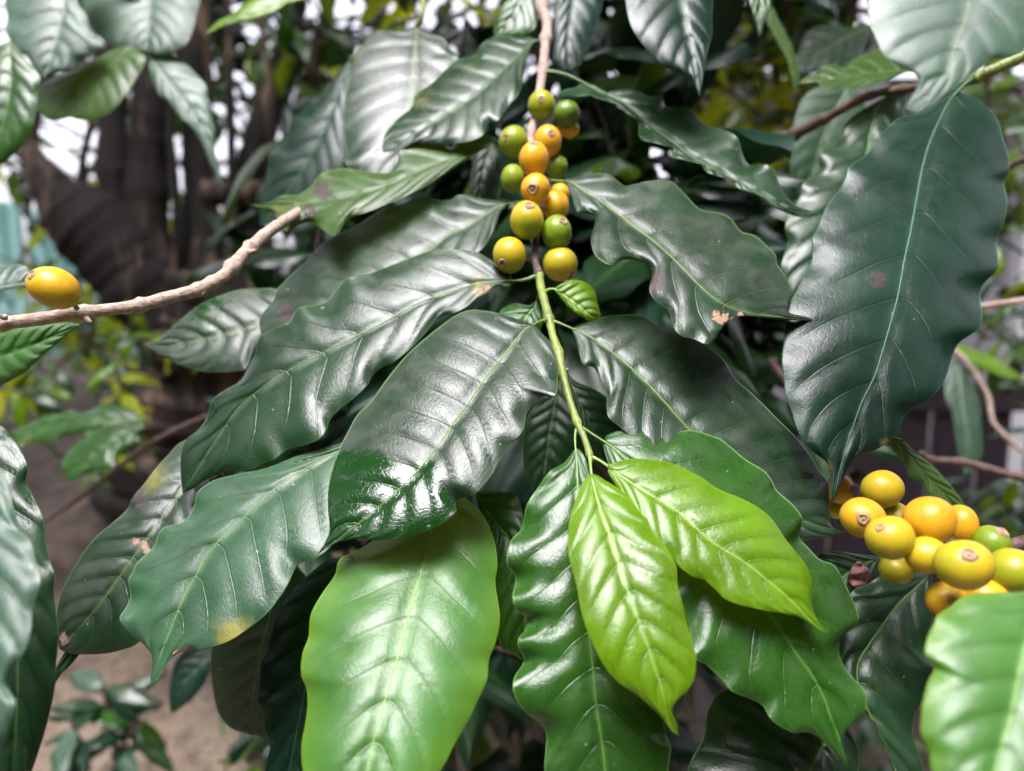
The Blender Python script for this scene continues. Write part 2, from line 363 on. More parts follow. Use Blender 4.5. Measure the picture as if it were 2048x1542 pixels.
# ------------------------------------------------------------------ builders: leaf, cherry, twig
def leaf(parent, mat, d0, n, mid, left, right, nv=9, bend=0.06, gull=(0.22, 0.30), rip=1.0, quilt=0.0011,
         sweep=1.7, pet=None, ribw=3.2, marks=(), label=None, under=False, NU=110, NV=13, wave=0.0009):
    """one coffee leaf: traced midrib and margins laid on a tilted plane at its own distance, then arched, folded and quilted"""
    mid, left, right = (PT(x) if isinstance(x, str) else x for x in (mid, left, right))
    base, tip = mid[0], mid[-1]
    left = np.vstack([base, left, tip]); right = np.vstack([base, right, tip])
    us = np.linspace(0, 1, NU); us = us - 0.035*np.sin(2*np.pi*us)        # denser at the two ends
    m = arc(spline(mid), us); e = [arc(spline(left), us), arc(spline(right), us)]
    nn = np.array([n[0], n[1], math.sqrt(max(0.02, 1-n[0]**2-n[1]**2))])
    k0 = float(ray(*base) @ nn)
    def plane(px): return np.clip(d0*k0/np.minimum(ray(px[..., 0], px[..., 1]) @ nn, -0.12), 0.3*d0, 3*d0)
    vv = np.sin(np.linspace(0, 1, NV+1)*np.pi/2*0.92)/np.sin(np.pi/2*0.92)
    L = np.sum(np.linalg.norm(np.diff(m, axis=0), axis=1))*d0/F
    ph0 = rng.uniform(0, 6.28, 6)
    rows = []; info = []
    dl = 0.35
    for side, sgn in ((0, -1), (1, 1)):
        hw = np.linalg.norm(e[side]-m, axis=1)
        hi = hw - smooth(hw, NU//7)                                        # the margin's scallops
        for j, v in enumerate(vv):
            if side == 1 and j == 0: continue
            px = m + v*(e[side]-m)
            d = plane(px)
            wm = hw*d/F
            sh = 0.13*min(1, v/0.10)*(1 if side else 0)
            ph = nv*us - sweep*v**1.15*(0.9+0.1*us) + sh
            fr = np.abs((ph % 1)-0.5)*2
            env = np.clip(v/0.12, 0, 1)*np.clip((1-v)/0.25, 0, 1)*np.clip(us/0.08, 0, 1)*np.clip((1-us)/0.12, 0, 1)
            f_ = ph % 1
            h = quilt*env*(0.75-fr**4.5+0.55*(f_-0.5)*(1-fr**5))*(0.92+0.16*np.sin(3.1*np.floor(ph)+ph0[3]+4*side))
            h += wm*(gull[0]*v - gull[1]*v*v)
            h += bend*L*4*us*(1-us)
            h += rip*(v**4)*hi*d/F*1.1
            h += wave*v**1.5*np.sin(us*(9+2*side)+ph0[side])*np.clip(us*6, 0, 1) + 0.5*wave*np.sin(us*5+v*2+ph0[2])*v
            rows.append((side, j, px, d-h, ph, v*sgn))
    # order: left margin -> midrib -> right margin, plus a turned-back rim on either side
    Lr = sorted([r for r in rows if r[0] == 0], key=lambda r: -r[1]); Rr = [r for r in rows if r[0] == 1]
    seq = Lr + Rr
    rim = 0.00045
    first = (0, 99, seq[0][2], seq[0][3]+rim, seq[0][4], seq[0][5]); last = (1, 99, seq[-1][2], seq[-1][3]+rim, seq[-1][4], seq[-1][5])
    seq = [first] + seq + [last]
    nc = len(seq)
    V = np.stack([at(r[2][:, 0], r[2][:, 1], r[3]) for r in seq], 1)         # NU x nc x 3
    UVs = np.stack([np.c_[us, np.full(NU, r[5]*0.5+0.5)] for r in seq], 1).reshape(-1, 2)
    PH = np.stack([r[4] for r in seq], 1).ravel()
    PX = np.stack([r[2] for r in seq], 1).reshape(-1, 2)
    MK = np.zeros((NU*nc, 3)); TAN = np.zeros(NU*nc)
    for (ch, x, y, r1, val) in marks:
        r_ = np.hypot(PX[:, 0]-x, PX[:, 1]-y)/r1
        g = np.clip(1.25-0.8*r_, 0, 1)**1.2*val
        if ch == 'T': TAN = np.maximum(TAN, (r_ < 4).astype(float))
        if ch == 'W': g = np.clip(1.5-r_, 0, 1)*val
        k = {'B': 0, 'T': 0, 'W': 1, 'Y': 2}[ch]
        MK[:, k] = np.maximum(MK[:, k], g)
    Fc = [(i*nc+k, i*nc+k+1, (i+1)*nc+k+1, (i+1)*nc+k) for i in range(NU-1) for k in range(nc-1)]
    P = V.reshape(-1, 3)
    a, b, c, _ = (P[x] for x in Fc[(NU//2)*(nc-1)+nc//2])
    nrm = np.cross(b-a, c-a)
    facing = np.dot(nrm, CAM-a) > 0
    if facing == under: Fc = [f[::-1] for f in Fc]
    org = V[0, nc//2]
    o = mesh_obj('leaf', P, Fc, M[mat], parent, org, uv=UVs, attrs={'phase': PH, 'marks': MK, 'tan': TAN})
    if label: o['label'] = label
    # midrib: a raised tapering rib, running back into the leaf stalk
    ci = nc//2
    mp = V[:, ci]; sgn = 1 if not under else 0.4
    idx = np.linspace(0, int(NU*0.965), 36).astype(int)
    toc = CAM-mp[idx]; toc /= np.linalg.norm(toc, axis=1)[:, None]
    w = ribw*d0/F/2
    rr = w*(1-0.80*us[idx]**0.8)
    pts = mp[idx] + toc*(rr*0.25)[:, None]
    if pet is not None:
        pp = np.array([at(p[0], p[1], p[2]) for p in pet])
        pts = np.vstack([pp, pts[1:]]); rr = np.r_[np.linspace(w*2.3, w*1.35, len(pp)), rr[1:]]
    tube('midrib', pts, rr, RIB[mat], o, seg=8, n=60, flat=0.8)
    return o

def cherry(parent, x, y, rx, ry, d, ripe, cal=None, rot=0.0, grad=(0, 1), stalk=None, label=None, calr=0.30):
    """a coffee cherry: egg-shaped berry with the ringed scar of the calyx at its end"""
    c = at(x, y, d); k = d/F
    ax, ay, az = rx*k, ry*k, 0.5*(rx+ry)*k
    ca, sa = math.cos(rot), math.sin(rot)
    e1 = RIGHT*ca + UP*sa; e2 = -RIGHT*sa + UP*ca; e3 = -FWD
    nu, nvv = 40, 26
    V = []; ND = []
    for i in range(nvv+1):
        th = math.pi*i/nvv
        for j in range(nu):
            f = 2*math.pi*j/nu
            ND.append((math.sin(th)*math.cos(f), math.cos(th), math.sin(th)*math.sin(f)))
    ND = np.array(ND)
    if cal is not None:
        q = (np.array(cal, float)-(x, y))*(1, -1)
        l = np.array([(q[0]*ca+q[1]*sa)/rx, (-q[0]*sa+q[1]*ca)/ry])
        r2 = min(0.96, float(l @ l)); 
        if l @ l > 0.96: l = l*math.sqrt(0.96/(l @ l))
        cn = np.array([l[0], l[1], math.sqrt(1-r2)])
    else: cn = np.array([0.1, 0.2, -0.97])
    cosc = ND @ cn
    wob_ = np.sin(2.1*ND[:, 0]+x)*np.cos(1.7*ND[:, 1]+y)*0.022+0.012*np.sin(4*ND[:, 2]+3*ND[:, 0]+x*.3)
    prof = 1.0 + wob_ - 0.035*np.clip((cosc-0.93)/0.07, 0, 1)**2 + 0.02*np.clip(cosc-0.6, 0, 0.3)
    V = c + (ND*prof[:, None]*(ax, ay, az)) @ np.stack([e1, e2, e3])
    Fc = []
    for i in range(nvv):
        for j in range(nu):
            Fc.append((i*nu+j, i*nu+(j+1) % nu, (i+1)*nu+(j+1) % nu, (i+1)*nu+j))
    g = np.array([grad[0], grad[1], 0.0]); g /= np.linalg.norm(g)+1e-9
    t = 0.5+0.5*(ND @ g)
    rp = ripe[1]+(ripe[0]-ripe[1])*np.clip((t-0.15)/0.7, 0, 1)
    sc = np.clip((cosc-0.86)/0.12, 0, 1) if cal is not None else np.zeros(len(ND))
    o = mesh_obj('cherry', V, Fc, M['cherry'], parent, c, attrs={'ripe': rp, 'scar': sc*0.55})
    if label: o['label'] = label
    if cal is not None:
        R = calr*min(ax, ay)
        nw = cn[0]/ax*e1+cn[1]/ay*e2+cn[2]/az*e3; nw /= np.linalg.norm(nw)
        pc = c + (cn[0]*ax*e1+cn[1]*ay*e2+cn[2]*az*e3)*0.962
        a = np.cross(nw, UP+0.1*RIGHT); a /= np.linalg.norm(a); b = np.cross(nw, a)
        prof = ((0.0, 0.17), (0.16, 0.18), (0.26, 0.03), (0.46, 0.02), (0.56, 0.24), (0.72, 0.26), (0.86, 0.06), (1.0, -0.14))
        CV = []; CF = []; sg = 18
        for (r_, h_) in prof:
            for j in range(sg):
                th = 2*math.pi*j/sg; wob = 1+0.07*math.sin(3*th+x)+0.05*math.sin(5*th+y)
                CV.append(pc + R*(r_*wob+1e-4)*(a*math.cos(th)+b*math.sin(th)) + nw*(h_*R+0.00004))
        for i in range(len(prof)-1):
            for j in range(sg):
                CF.append((i*sg+j, (i+1)*sg+j, (i+1)*sg+(j+1) % sg, i*sg+(j+1) % sg))
        mesh_obj('calyx', np.array(CV), CF, M['calyx'], o, pc)
    if stalk is not None:
        s = at(*stalk); e = c+(s-c)*0.35
        tube('stalk', [s, 0.5*(s+e)+0.001*UP, e], [0.0009, 0.0008, 0.0011], M['stalk'], o, seg=8, n=10)
    return o

def twig(name, parent, pts, mat, lump=0.06, nodes=(), seg=14, n=90, noder=1.45, kern=3):
    """pts: (x, y, depth, half width in pixels)"""
    p = np.array(pts, float)
    W3 = at(p[:, 0], p[:, 1], p[:, 2]); r = p[:, 3]*p[:, 2]/F
    q = spline(np.c_[W3, r, p[:, :2]], 300); q = arc(q, np.linspace(0, 1, n), 3)
    rr = q[:, 3].copy()
    for (nx, ny) in nodes:
        dd = np.hypot(q[:, 4]-nx, q[:, 5]-ny); i = int(np.argmin(dd))
        rr *= 1+(noder-1)*np.exp(-((np.arange(n)-i)/1.3)**2)
    rr *= 1+lump*smooth(rng.normal(0, 1.3, n), kern)
    return tube(name, q[:, :3], rr, mat, parent, seg=seg, n=n)

# ------------------------------------------------------------------ the setting: ground, sheet fence, plank fence, house
def ss(a, b, x):
    t = np.clip((x-a)/(b-a), 0, 1); return t*t*(3-2*t)
def ground_h(x, y):
    left = 1-ss(-0.15, 0.55, x-0.10*(y-1.5))
    prof = 0.40*ss(0.3, 0.8, y)+0.52*ss(0.75, 1.6, y)+0.08*ss(1.5, 2.7, y)
    bump = 0.02*np.sin(7*x+3*y)+0.015*np.sin(13*x-9*y+1)+0.010*np.sin(23*x+17*y)
    near = np.exp(-((x/6)**2+((y-2)/6)**2))
    return left*prof + bump*near
gx = np.r_[np.linspace(-90, -5, 16), np.linspace(-4.6, 4.6, 150), np.linspace(5, 90, 16)]
gy = np.r_[np.linspace(-60, -2, 10), np.linspace(-1.6, 6, 130), np.linspace(6.4, 12, 10), np.linspace(14, 120, 14)]
X, Y = np.meshgrid(gx, gy); Z = ground_h(X, Y)
ny_, nx_ = X.shape
Fg = [(j*nx_+i, j*nx_+i+1, (j+1)*nx_+i+1, (j+1)*nx_+i) for j in range(ny_-1) for i in range(nx_-1)]
T = NT('bare_earth'); o_ = T.n('TexCoord').outputs['Object']
n1 = T.noise(3.5, 6, 0.6, o_); n2 = T.noise(22, 6, 0.65, o_); n3 = T.noise(90, 4, 0.6, o_)
c = T.mix(T.step(n1, 0.3, 0.7), (0.20, 0.145, 0.100), (0.36, 0.285, 0.21))
c = T.mix(T.math('MULTIPLY', T.step(n2, 0.46, 0.66), 0.85), c, (0.10, 0.068, 0.046))
c = T.mix(T.math('MULTIPLY', T.step(n3, 0.5, 0.8), 0.5), c, (0.46, 0.40, 0.35))
pz = T.n('SeparateXYZ', Vector=o_).outputs[1]            # darker earth farther back, lighter in front
dark_earth = T.step(T.math('ADD', pz, T.math('MULTIPLY', T.math('SUBTRACT', n1, 0.5), 0.9)), 1.15, 1.45)
c = T.mix(dark_earth, c, T.mix(T.step(n2, 0.35, 0.7), (0.035, 0.026, 0.020), (0.110, 0.082, 0.062)))
p = T.n('BsdfPrincipled'); T.put(p.inputs['Base Color'], c); p.inputs['Roughness'].default_value = 0.9
bp = T.n('Bump'); bp.inputs['Strength'].default_value = 0.9; bp.inputs['Distance'].default_value = 0.02
T.put(bp.inputs['Height'], T.math('ADD', n2, T.math('MULTIPLY', n3, 0.4))); T.put(p.inputs['Normal'], bp.outputs[0])
T.t.links.new(p.outputs[0], T.out.inputs[0]); M['earth'] = T.m
g = mesh_obj('ground', np.c_[X.ravel(), Y.ravel(), Z.ravel()], Fg, M['earth'])
g['kind'] = 'structure'; g['label'] = 'bare brown earth rising to a bank at the left'

def paint(name, a, b, rough=0.6, scale=6, streak=(1, 1, 0.2), bump=0.002):
    return bark_mat(name, a, b, scale, bump, streak, rough, moss=tuple(x*0.8 for x in a))
M['lilac'] = paint('pale_render', (0.44, 0.42, 0.45), (0.54, 0.52, 0.54))
M['white'] = paint('white_paint', (0.66, 0.65, 0.67), (0.78, 0.77, 0.78))
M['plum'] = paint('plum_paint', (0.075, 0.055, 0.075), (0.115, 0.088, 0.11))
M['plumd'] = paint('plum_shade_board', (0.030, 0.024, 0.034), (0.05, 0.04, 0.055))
M['turq'] = paint('turquoise_paint', (0.32, 0.62, 0.58), (0.42, 0.72, 0.68), 0.4)
M['tile'] = paint('red_roof', (0.28, 0.09, 0.06), (0.42, 0.16, 0.11))
M['glass'] = paint('dark_pane', (0.03, 0.032, 0.04), (0.05, 0.05, 0.06), 0.1)

def box(name, x0, x1, y0, y1, z0, z1, mat, parent=None, bev=0.006):
    cx, cy, cz = (x0+x1)/2, (y0+y1)/2, (z0+z1)/2
    V = []; hx, hy, hz = (x1-x0)/2, (y1-y0)/2, (z1-z0)/2
    b = min(bev, hx*0.4, hy*0.4, hz*0.4)
    for sx in (-1, 1):
        for sy in (-1, 1):
            for sz in (-1, 1):
                V += [(cx+sx*hx, cy+sy*(hy-b), cz+sz*(hz-b)), (cx+sx*(hx-b), cy+sy*hy, cz+sz*(hz-b)), (cx+sx*(hx-b), cy+sy*(hy-b), cz+sz*hz)]
    import bmesh
    bm = bmesh.new(); vs_ = [bm.verts.new(v) for v in V]
    bmesh.ops.convex_hull(bm, input=vs_)
    me = bpy.data.meshes.new(name); 
    for v in bm.verts: v.co -= Vector((cx, cy, cz))
    bm.to_mesh(me); bm.free(); me.materials.append(mat)
    o = bpy.data.objects.new(name, me); COL.objects.link(o)
    o.location = Vector((cx, cy, cz)) - (world_loc(parent) if parent else Vector((0, 0, 0)))
    if parent: o.parent = parent
    return o

# house at the right: pale wall, white posts, window, red eave
hs_ = thing('house', 'pale rendered house with white posts and red roof behind the right leaves', 'house', (2.6, 4.5, 0))
box('wall', 0.95, 6.0, 4.5, 4.7, 0.0, 2.45, M['lilac'], hs_)
for x in (1.75, 2.62, 3.45, 4.3): box('post', x, x+0.12, 4.02, 4.14, 0.0, 2.42, M['white'], hs_)
wdw = box('window', 1.25, 1.68, 4.47, 4.498, 1.0, 1.75, M['white'], hs_)
box('pane', 1.30, 1.63, 4.462, 4.468, 1.05, 1.70, M['glass'], wdw)
wdw = box('window', 2.85, 3.35, 4.47, 4.498, 1.0, 1.9, M['white'], hs_)
box('pane', 2.9, 3.30, 4.462, 4.468, 1.05, 1.85, M['glass'], wdw)
box('beam', 0.9, 6.05, 4.0, 4.16, 2.425, 2.56, M['white'], hs_)
rv = []; rf = []
for k in range(34):                                  # corrugated roof sheet
    x = 0.8+k*0.16
    for (yy, zz) in ((3.8, 2.57), (6.2, 3.3)):
        rv.append((x, yy, zz+(0.03 if k % 2 else 0.0)))
for k in range(33): rf.append((2*k, 2*k+2, 2*k+3, 2*k+1))
mesh_obj('roof', rv, rf, M['tile'], hs_, rv[0], smooth_=False)

# plum plank fence in front of the house
pf = thing('plank_fence', 'dark plum painted plank fence behind the right hand cherries', 'fence', (2.0, 2.6, 0))
for k in range(16):
    x = 0.95+k*0.165
    box('plank', x, x+0.150-(0.05 if k in (4, 9) else 0), 2.60, 2.625, 0.05, 0.93, M['plum'], pf)
box('rail', 0.93, 3.65, 2.565, 2.597, 0.90, 1.00, M['plum'], pf)
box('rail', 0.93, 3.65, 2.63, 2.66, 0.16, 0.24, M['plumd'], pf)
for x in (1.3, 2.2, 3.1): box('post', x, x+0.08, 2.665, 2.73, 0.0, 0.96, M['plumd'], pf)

# turquoise sheet fence on the bank at the left
tf = thing('sheet_fence', 'turquoise corrugated sheet fence seen behind the left trunk', 'fence', (-2.4, 3.3, 1.0))
for q in range(4):
    x0 = -3.9+q*0.62; nk = 32; vv_ = []; ff_ = []
    for i in range(nk+1):
        x = x0+0.60*i/nk; y = 3.3+0.012*math.sin(i*math.pi/2)+0.006*q
        for z in (0.75, 1.66-0.03*(q % 2)): vv_.append((x, y, z)); vv_.append((x, y+0.004, z))
    for i in range(nk):
        a = 4*i; ff_ += [(a, a+4, a+6, a+2), (a+1, a+3, a+7, a+5), (a+2, a+6, a+7, a+3)]
    mesh_obj('panel', vv_, ff_, M['turq'], tf, vv_[0], smooth_=False)
for x in (-3.2, -1.6): box('post', x, x+0.06, 3.34, 3.40, 0.8, 1.60, M['white'], tf)

# unseen hedges added behind and beside the viewer to darken leaf reflections
def hedge(label, x0, x1, y0, y1, h):
    root = thing('added_hedge', label, 'hedge', ((x0+x1)/2, (y0+y1)/2, 0), 'added light-blocking hedges')
    r = np.random.default_rng(int(abs(x0*10+y0*3))+5)
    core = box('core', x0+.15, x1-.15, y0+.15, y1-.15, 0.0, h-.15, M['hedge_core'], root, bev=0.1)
    V = []; Fc = []
    area = 2*((x1-x0)+(y1-y0))*h; n = int(area*90)
    for _ in range(n):
        f = r.integers(0, 5); z = r.uniform(0.05, h)
        if f == 4: c = (r.uniform(x0, x1), r.uniform(y0, y1), h-.1)
        elif f < 2: c = (r.uniform(x0, x1), (y0, y1)[f], z)
        else: c = ((x0, x1)[f-2], r.uniform(y0, y1), z)
        c = np.array(c)+r.normal(0, 0.10, 3)
        a = r.normal(0, 1, 3); a /= np.linalg.norm(a); b = np.cross(a, r.normal(0, 1, 3)); b /= np.linalg.norm(b)
        L = r.uniform(.06, .12); k = len(V); w = L*.36
        V += [c-a*L, c+b*w, c+a*L, c-b*w]; Fc.append((k, k+1, k+2, k+3))
    o = mesh_obj('foliage', np.array(V), Fc, M['hedge'], root, V[0], smooth_=False); o['kind'] = 'stuff'
    return root
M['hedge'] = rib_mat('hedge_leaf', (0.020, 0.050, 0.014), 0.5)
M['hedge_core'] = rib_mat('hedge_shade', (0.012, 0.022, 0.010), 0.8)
def added_shade_tree(label, trunk, centres, seed):
    """an unseen tree added to block the sky: trunk, limbs to each leaf clump, and one crown of many leaf faces"""
    r = np.random.default_rng(seed)
    root = thing('added_shade_tree', label, 'tree', (trunk[0], trunk[1], 0), 'added sky-blocking trees')
    b = np.array([trunk[0], trunk[1], 0.0]); top = np.array([trunk[0]*0.8, trunk[1]*0.8, 3.6])
    tube('trunk', [b, b*0.5+top*0.5+(0.05, -0.04, 0), top], [0.14, 0.11, 0.08], M['trunk'], root, seg=12, n=24, lump=0.05)
    V = []; Fc = []
    for k, (c, rad) in enumerate(centres):
        c = np.array(c)
        tube('limb', [top-(0, 0, 0.8*r.random()), 0.5*(top+c)+(0, 0, 0.25), c], [0.055, 0.04, 0.015], M['trunk'], root, seg=8, n=16)
        n = int(1150*rad*rad)
        for _ in range(n):
            d = r.normal(0, 1, 3); d /= np.linalg.norm(d)
            p = c+d*rad*r.uniform(0.35, 1.0)*np.array([1, 1, 0.6])
            a = r.normal(0, 1, 3)*(1, 1, .5); a /= np.linalg.norm(a); q = np.cross(a, r.normal(0, .5, 3)+(0, 0, 1)); q /= np.linalg.norm(q)+1e-9
            L = r.uniform(.05, .10); w = L*.42; i = len(V)
            V += [p-a*L, p-a*L*.2+q*w, p+a*L, p-a*L*.2-q*w]; Fc.append((i, i+1, i+2, i+3))
    o = mesh_obj('crown', np.array(V), Fc, M['hedge'], root, V[0], smooth_=False); o['kind'] = 'stuff'
    return root
def dome(seed, az0, az1, n, r0=3.2, r1=4.4):
    r = np.random.default_rng(seed); out = []
    while len(out) < n:
        el = math.radians(r.uniform(36, 90)); az = math.radians(r.uniform(az0, az1))
        d = np.array([math.sin(az)*math.cos(el), math.cos(az)*math.cos(el), math.sin(el)])
        gap = np.array([-0.12, -0.42, 0.90]); gap /= np.linalg.norm(gap)       # opening left in the added crowns to let light through
        if d @ gap > math.cos(math.radians(30)): continue
        out.append(((np.array([0, 0.25, 1.3])+d*r.uniform(r0, r1)).tolist(), r.uniform(.45, .8)))
    return out
hedge('unseen hedge added behind the viewer to darken reflections', -6, 6, -3.6, -2.6, 4.2)
hedge('unseen hedge added left of the viewer to darken reflections', -4.6, -3.7, -2.5, 2.3, 3.4)
hedge('unseen hedge added right of the viewer to darken reflections', 3.9, 4.8, -2.5, 2.0, 3.6)

added_shade_tree('unseen tree added overhead at left to block the sky', (-3.0, 1.2), dome(3, -150, -20, 26), 21)  # unseen crowns added overhead so leaf reflections turn dark and patchy
added_shade_tree('unseen tree added overhead at right to block the sky', (3.3, 1.6), dome(4, 15, 150, 28), 22)
added_shade_tree('unseen tree added overhead behind the viewer to block the sky', (0.9, -2.2), dome(5, 130, 235, 16), 23)

# ------------------------------------------------------------------ background plants
def generic_leaf(name, mat, seed, wide=0.19, curl=0.25):
    r = np.random.default_rng(seed); nu, nv = 22, 4
    us = np.linspace(0, 1, nu); V = []; UV = []; PH = []; Fc = []
    p1, p2 = r.uniform(0, 6, 2)
    for u in us:
        w = wide*(math.sin(math.pi*min(1, u**0.85)))**0.8*(1-0.25*u)+0.002
        for k in range(-nv, nv+1):
            v = k/nv
            z = -curl*u*u + 0.10*abs(v)*w*4 - 0.10*v*v + 0.018*abs(v)**2*math.sin(18*u+p1+k*0.2)
            ww = w*(1+0.06*math.sin(20*u+(p1 if k < 0 else p2)))
            V.append((v*ww, u*(1-0.12*curl*u), z)); UV.append((u, v*0.5+0.5)); PH.append(8*u-1.6*abs(v))
    n = 2*nv+1
    for i in range(nu-1):
        for k in range(n-1): Fc.append((i*n+k, i*n+k+1, (i+1)*n+k+1, (i+1)*n+k))
    me = bpy.data.meshes.new(name); me.from_pydata(V, [], Fc)
    me.polygons.foreach_set('use_smooth', [True]*len(me.polygons))
    lay = me.uv_layers.new(name='UVMap'); li = np.zeros(len(me.loops), dtype=np.int32); me.loops.foreach_get('vertex_index', li)
    lay.data.foreach_set('uv', np.asarray(UV, np.float32)[li].ravel())
    a = me.attributes.new('phase', 'FLOAT', 'POINT'); a.data.foreach_set('value', np.asarray(PH, np.float32))
    me.materials.append(mat); me.update(); return me
FAR = {k: leaf_mat('far_leaf_'+k, simple=True, **v_) for k, v_ in LEAFP.items()}
GL = {k: [generic_leaf('leaf', FAR[k], 11*i+s, 0.17+0.03*i, 0.12+0.16*i) for i in range(3)] for s, k in enumerate(('dark', 'teal', 'mid', 'lime', 'olive', 'yellow', 'pale', 'dusty'))}
def put_leaf(parent, pos, direction, size, mat, face_up=0.7):
    """a shared leaf mesh placed with its base at pos, pointing along direction, face turned partly to the sky"""
    y = Vector(direction).normalized()
    z = Vector((random.uniform(-.5, .5), -0.4+random.uniform(-.5, .5), 1.0))
    z = (z - z.dot(y)*y).normalized(); x = y.cross(z)
    o = bpy.data.objects.new('leaf', random.choice(GL[mat])); COL.objects.link(o)
    o.parent = parent
    R = Matrix((x, y, z)).transposed().to_4x4()
    o.matrix_basis = Matrix.Translation(Vector(pos)-world_loc(parent)) @ R @ Matrix.Scale(size, 4)
    return o
def shrub(label, cat, stems, mats, size, pairs, name='shrub', stem_mat='twig_brown', group=None, droop=0.5):
    """stems: lists of (x, y, depth, half width px); leaves grow in opposite pairs along each stem"""
    f = stems[0][0]
    root = thing(name, label, cat, at(f[0], f[1], f[2]), group)
    for st in stems:
        twig('stem', root, st, M[stem_mat], seg=8, n=26)
        q = np.array(st, float); P3 = spline(at(q[:, 0], q[:, 1], q[:, 2]), 120)
        for k in range(pairs):
            t = (k+0.5+random.uniform(-.3, .3))/pairs
            i = int(np.clip(t, 0.02, 0.98)*(len(P3)-2)); c = P3[i]; tg = P3[i+1]-P3[i]; tg /= np.linalg.norm(tg)+1e-9
            a = random.uniform(0, 6.28)
            s = np.cross(tg, (math.cos(a), math.sin(a), 0.3)); s /= np.linalg.norm(s)+1e-9
            for sg in (-1, 1):
                d = sg*s*0.9 + tg*0.55 - np.array([0, 0, droop]) + rng.normal(0, 0.18, 3)
                put_leaf(root, c, d, size*random.uniform(0.7, 1.15), random.choice(mats))
    return root
def rnd_stems(rect, depth, k, length, hw=3.0, up=0.6):
    out = []
    for _ in range(k):
        x = random.uniform(rect[0], rect[2]); y = random.uniform(rect[1], rect[3]); d = random.uniform(*depth)
        a = random.uniform(-2.4, -0.7) if random.random() < up else random.uniform(-3.4, 0.3)
        dx, dy = math.cos(a)*length, math.sin(a)*length
        out.append([(x-dx*.5, y-dy*.5, d, hw), (x+random.uniform(-.1, .1)*length, y+random.uniform(-.1, .1)*length, d-0.02, hw*0.8), (x+dx*.5, y+dy*.5, d-0.03*random.random(), hw*0.45)])
    return out

# old many-stemmed tree at the left
b0 = at(330, 960, 1.5)
tree = thing('old_tree', 'dark many stemmed old tree trunk behind the tan twig at left', 'tree', b0)
def limb(pts, name='limb', n=50): return twig(name, tree, pts, M['trunk'], lump=0.26, seg=20, n=n+20, kern=11)
limb([(345, 1010, 1.52, 150), (360, 880, 1.5, 120), (385, 740, 1.48, 118), (420, 620, 1.46, 120), (440, 560, 1.44, 110)], 'trunk', 70)
limb([(400, 700, 1.46, 95), (300, 590, 1.42, 82), (220, 490, 1.40, 72), (140, 415, 1.38, 62), (85, 350, 1.36, 40), (60, 290, 1.36, 22), (72, 215, 1.36, 14)])
limb([(300, 620, 1.42, 60), (250, 500, 1.40, 42), (228, 380, 1.40, 34), (226, 250, 1.41, 26), (235, 60, 1.44, 22), (240, -120, 1.46, 20)])
limb([(340, 640, 1.44, 62), (300, 500, 1.42, 46), (292, 380, 1.42, 42), (300, 240, 1.42, 36), (312, 100, 1.43, 30), (322, -120, 1.45, 26)])
limb([(430, 640, 1.46, 70), (408, 500, 1.46, 46), (398, 360, 1.46, 34), (392, 200, 1.47, 30), (398, 0, 1.50, 27), (402, -140, 1.5, 25)])
limb([(520, 640, 1.46, 70), (500, 520, 1.46, 58), (490, 400, 1.46, 44), (530, 240, 1.46, 34), (575, 90, 1.48, 28), (615, -120, 1.5, 24)])
limb([(470, 560, 1.42, 20), (466, 430, 1.40, 14), (463, 300, 1.40, 11), (458, 120, 1.41, 9), (455, -60, 1.42, 8)])
limb([(410, 386, 1.40, 22), (455, 388, 1.40, 25), (505, 385, 1.42, 23), (540, 372, 1.44, 17)])
limb([(170, 470, 1.38, 14), (165, 330, 1.38, 9), (190, 200, 1.39, 7), (182, 20, 1.40, 6)])
limb([(350, 560, 1.40, 14), (352, 400, 1.39, 9), (340, 240, 1.39, 8), (362, 60, 1.40, 7), (356, -60, 1.4, 6)])
limb([(520, 420, 1.40, 14), (545, 330, 1.40, 9), (540, 180, 1.41, 8), (520, 30, 1.42, 7)])
limb([(560, 420, 1.5, 26), (590, 250, 1.52, 18), (640, 80, 1.54, 14), (680, -80, 1.56, 12)])

# foliage far behind: each shrub with its own stems and leaves
shrub('dark leafy canopy of the old tree filling the top left', 'shrub', rnd_stems((60, -120, 720, 330), (1.6, 2.5), 24, 300, 5), ['dark', 'teal', 'mid', 'olive'], 0.13, 8, 'background_shrub')
shrub('yellow green shrub behind the left trunk beside the turquoise fence', 'shrub', rnd_stems((-40, 290, 350, 740), (1.7, 2.4), 20, 230, 5), ['yellow', 'lime', 'yellow', 'olive', 'mid'], 0.10, 6, 'background_shrub')
shrub('low yellow green shrub on the bank under the tan twig', 'shrub', rnd_stems((20, 650, 380, 960), (1.0, 1.35), 8, 160, 3), ['yellow', 'lime', 'olive', 'mid', 'dark'], 0.055, 5, 'background_shrub')
shrub('small dark seedling with one yellow leaf on the earth at bottom left', 'plant', [[(230, 1500, 1.05, 5), (215, 1420, 1.03, 4), (205, 1370, 1.02, 3)], [(240, 1520, 1.05, 5), (260, 1460, 1.03, 4), (290, 1440, 1.0, 3)], [(180, 1540, 1.0, 4), (160, 1480, 0.98, 3), (140, 1440, 0.97, 2)]], ['teal', 'dark', 'pale', 'dark', 'mid'], 0.075, 4, 'seedling')
shrub('lime leaved shrub in front of the house at upper right', 'shrub', rnd_stems((1390, 10, 1620, 460), (1.05, 1.5), 15, 260, 5), ['yellow', 'lime', 'yellow', 'olive', 'yellow', 'mid'], 0.085, 6, 'background_shrub')
shrub('sparse sprigs of green leaves hanging in front of the pale house wall', 'shrub', rnd_stems((1960, 430, 2110, 800), (0.95, 1.3), 6, 220, 3), ['mid', 'lime', 'dark', 'olive'], 0.06, 5, 'background_shrub')
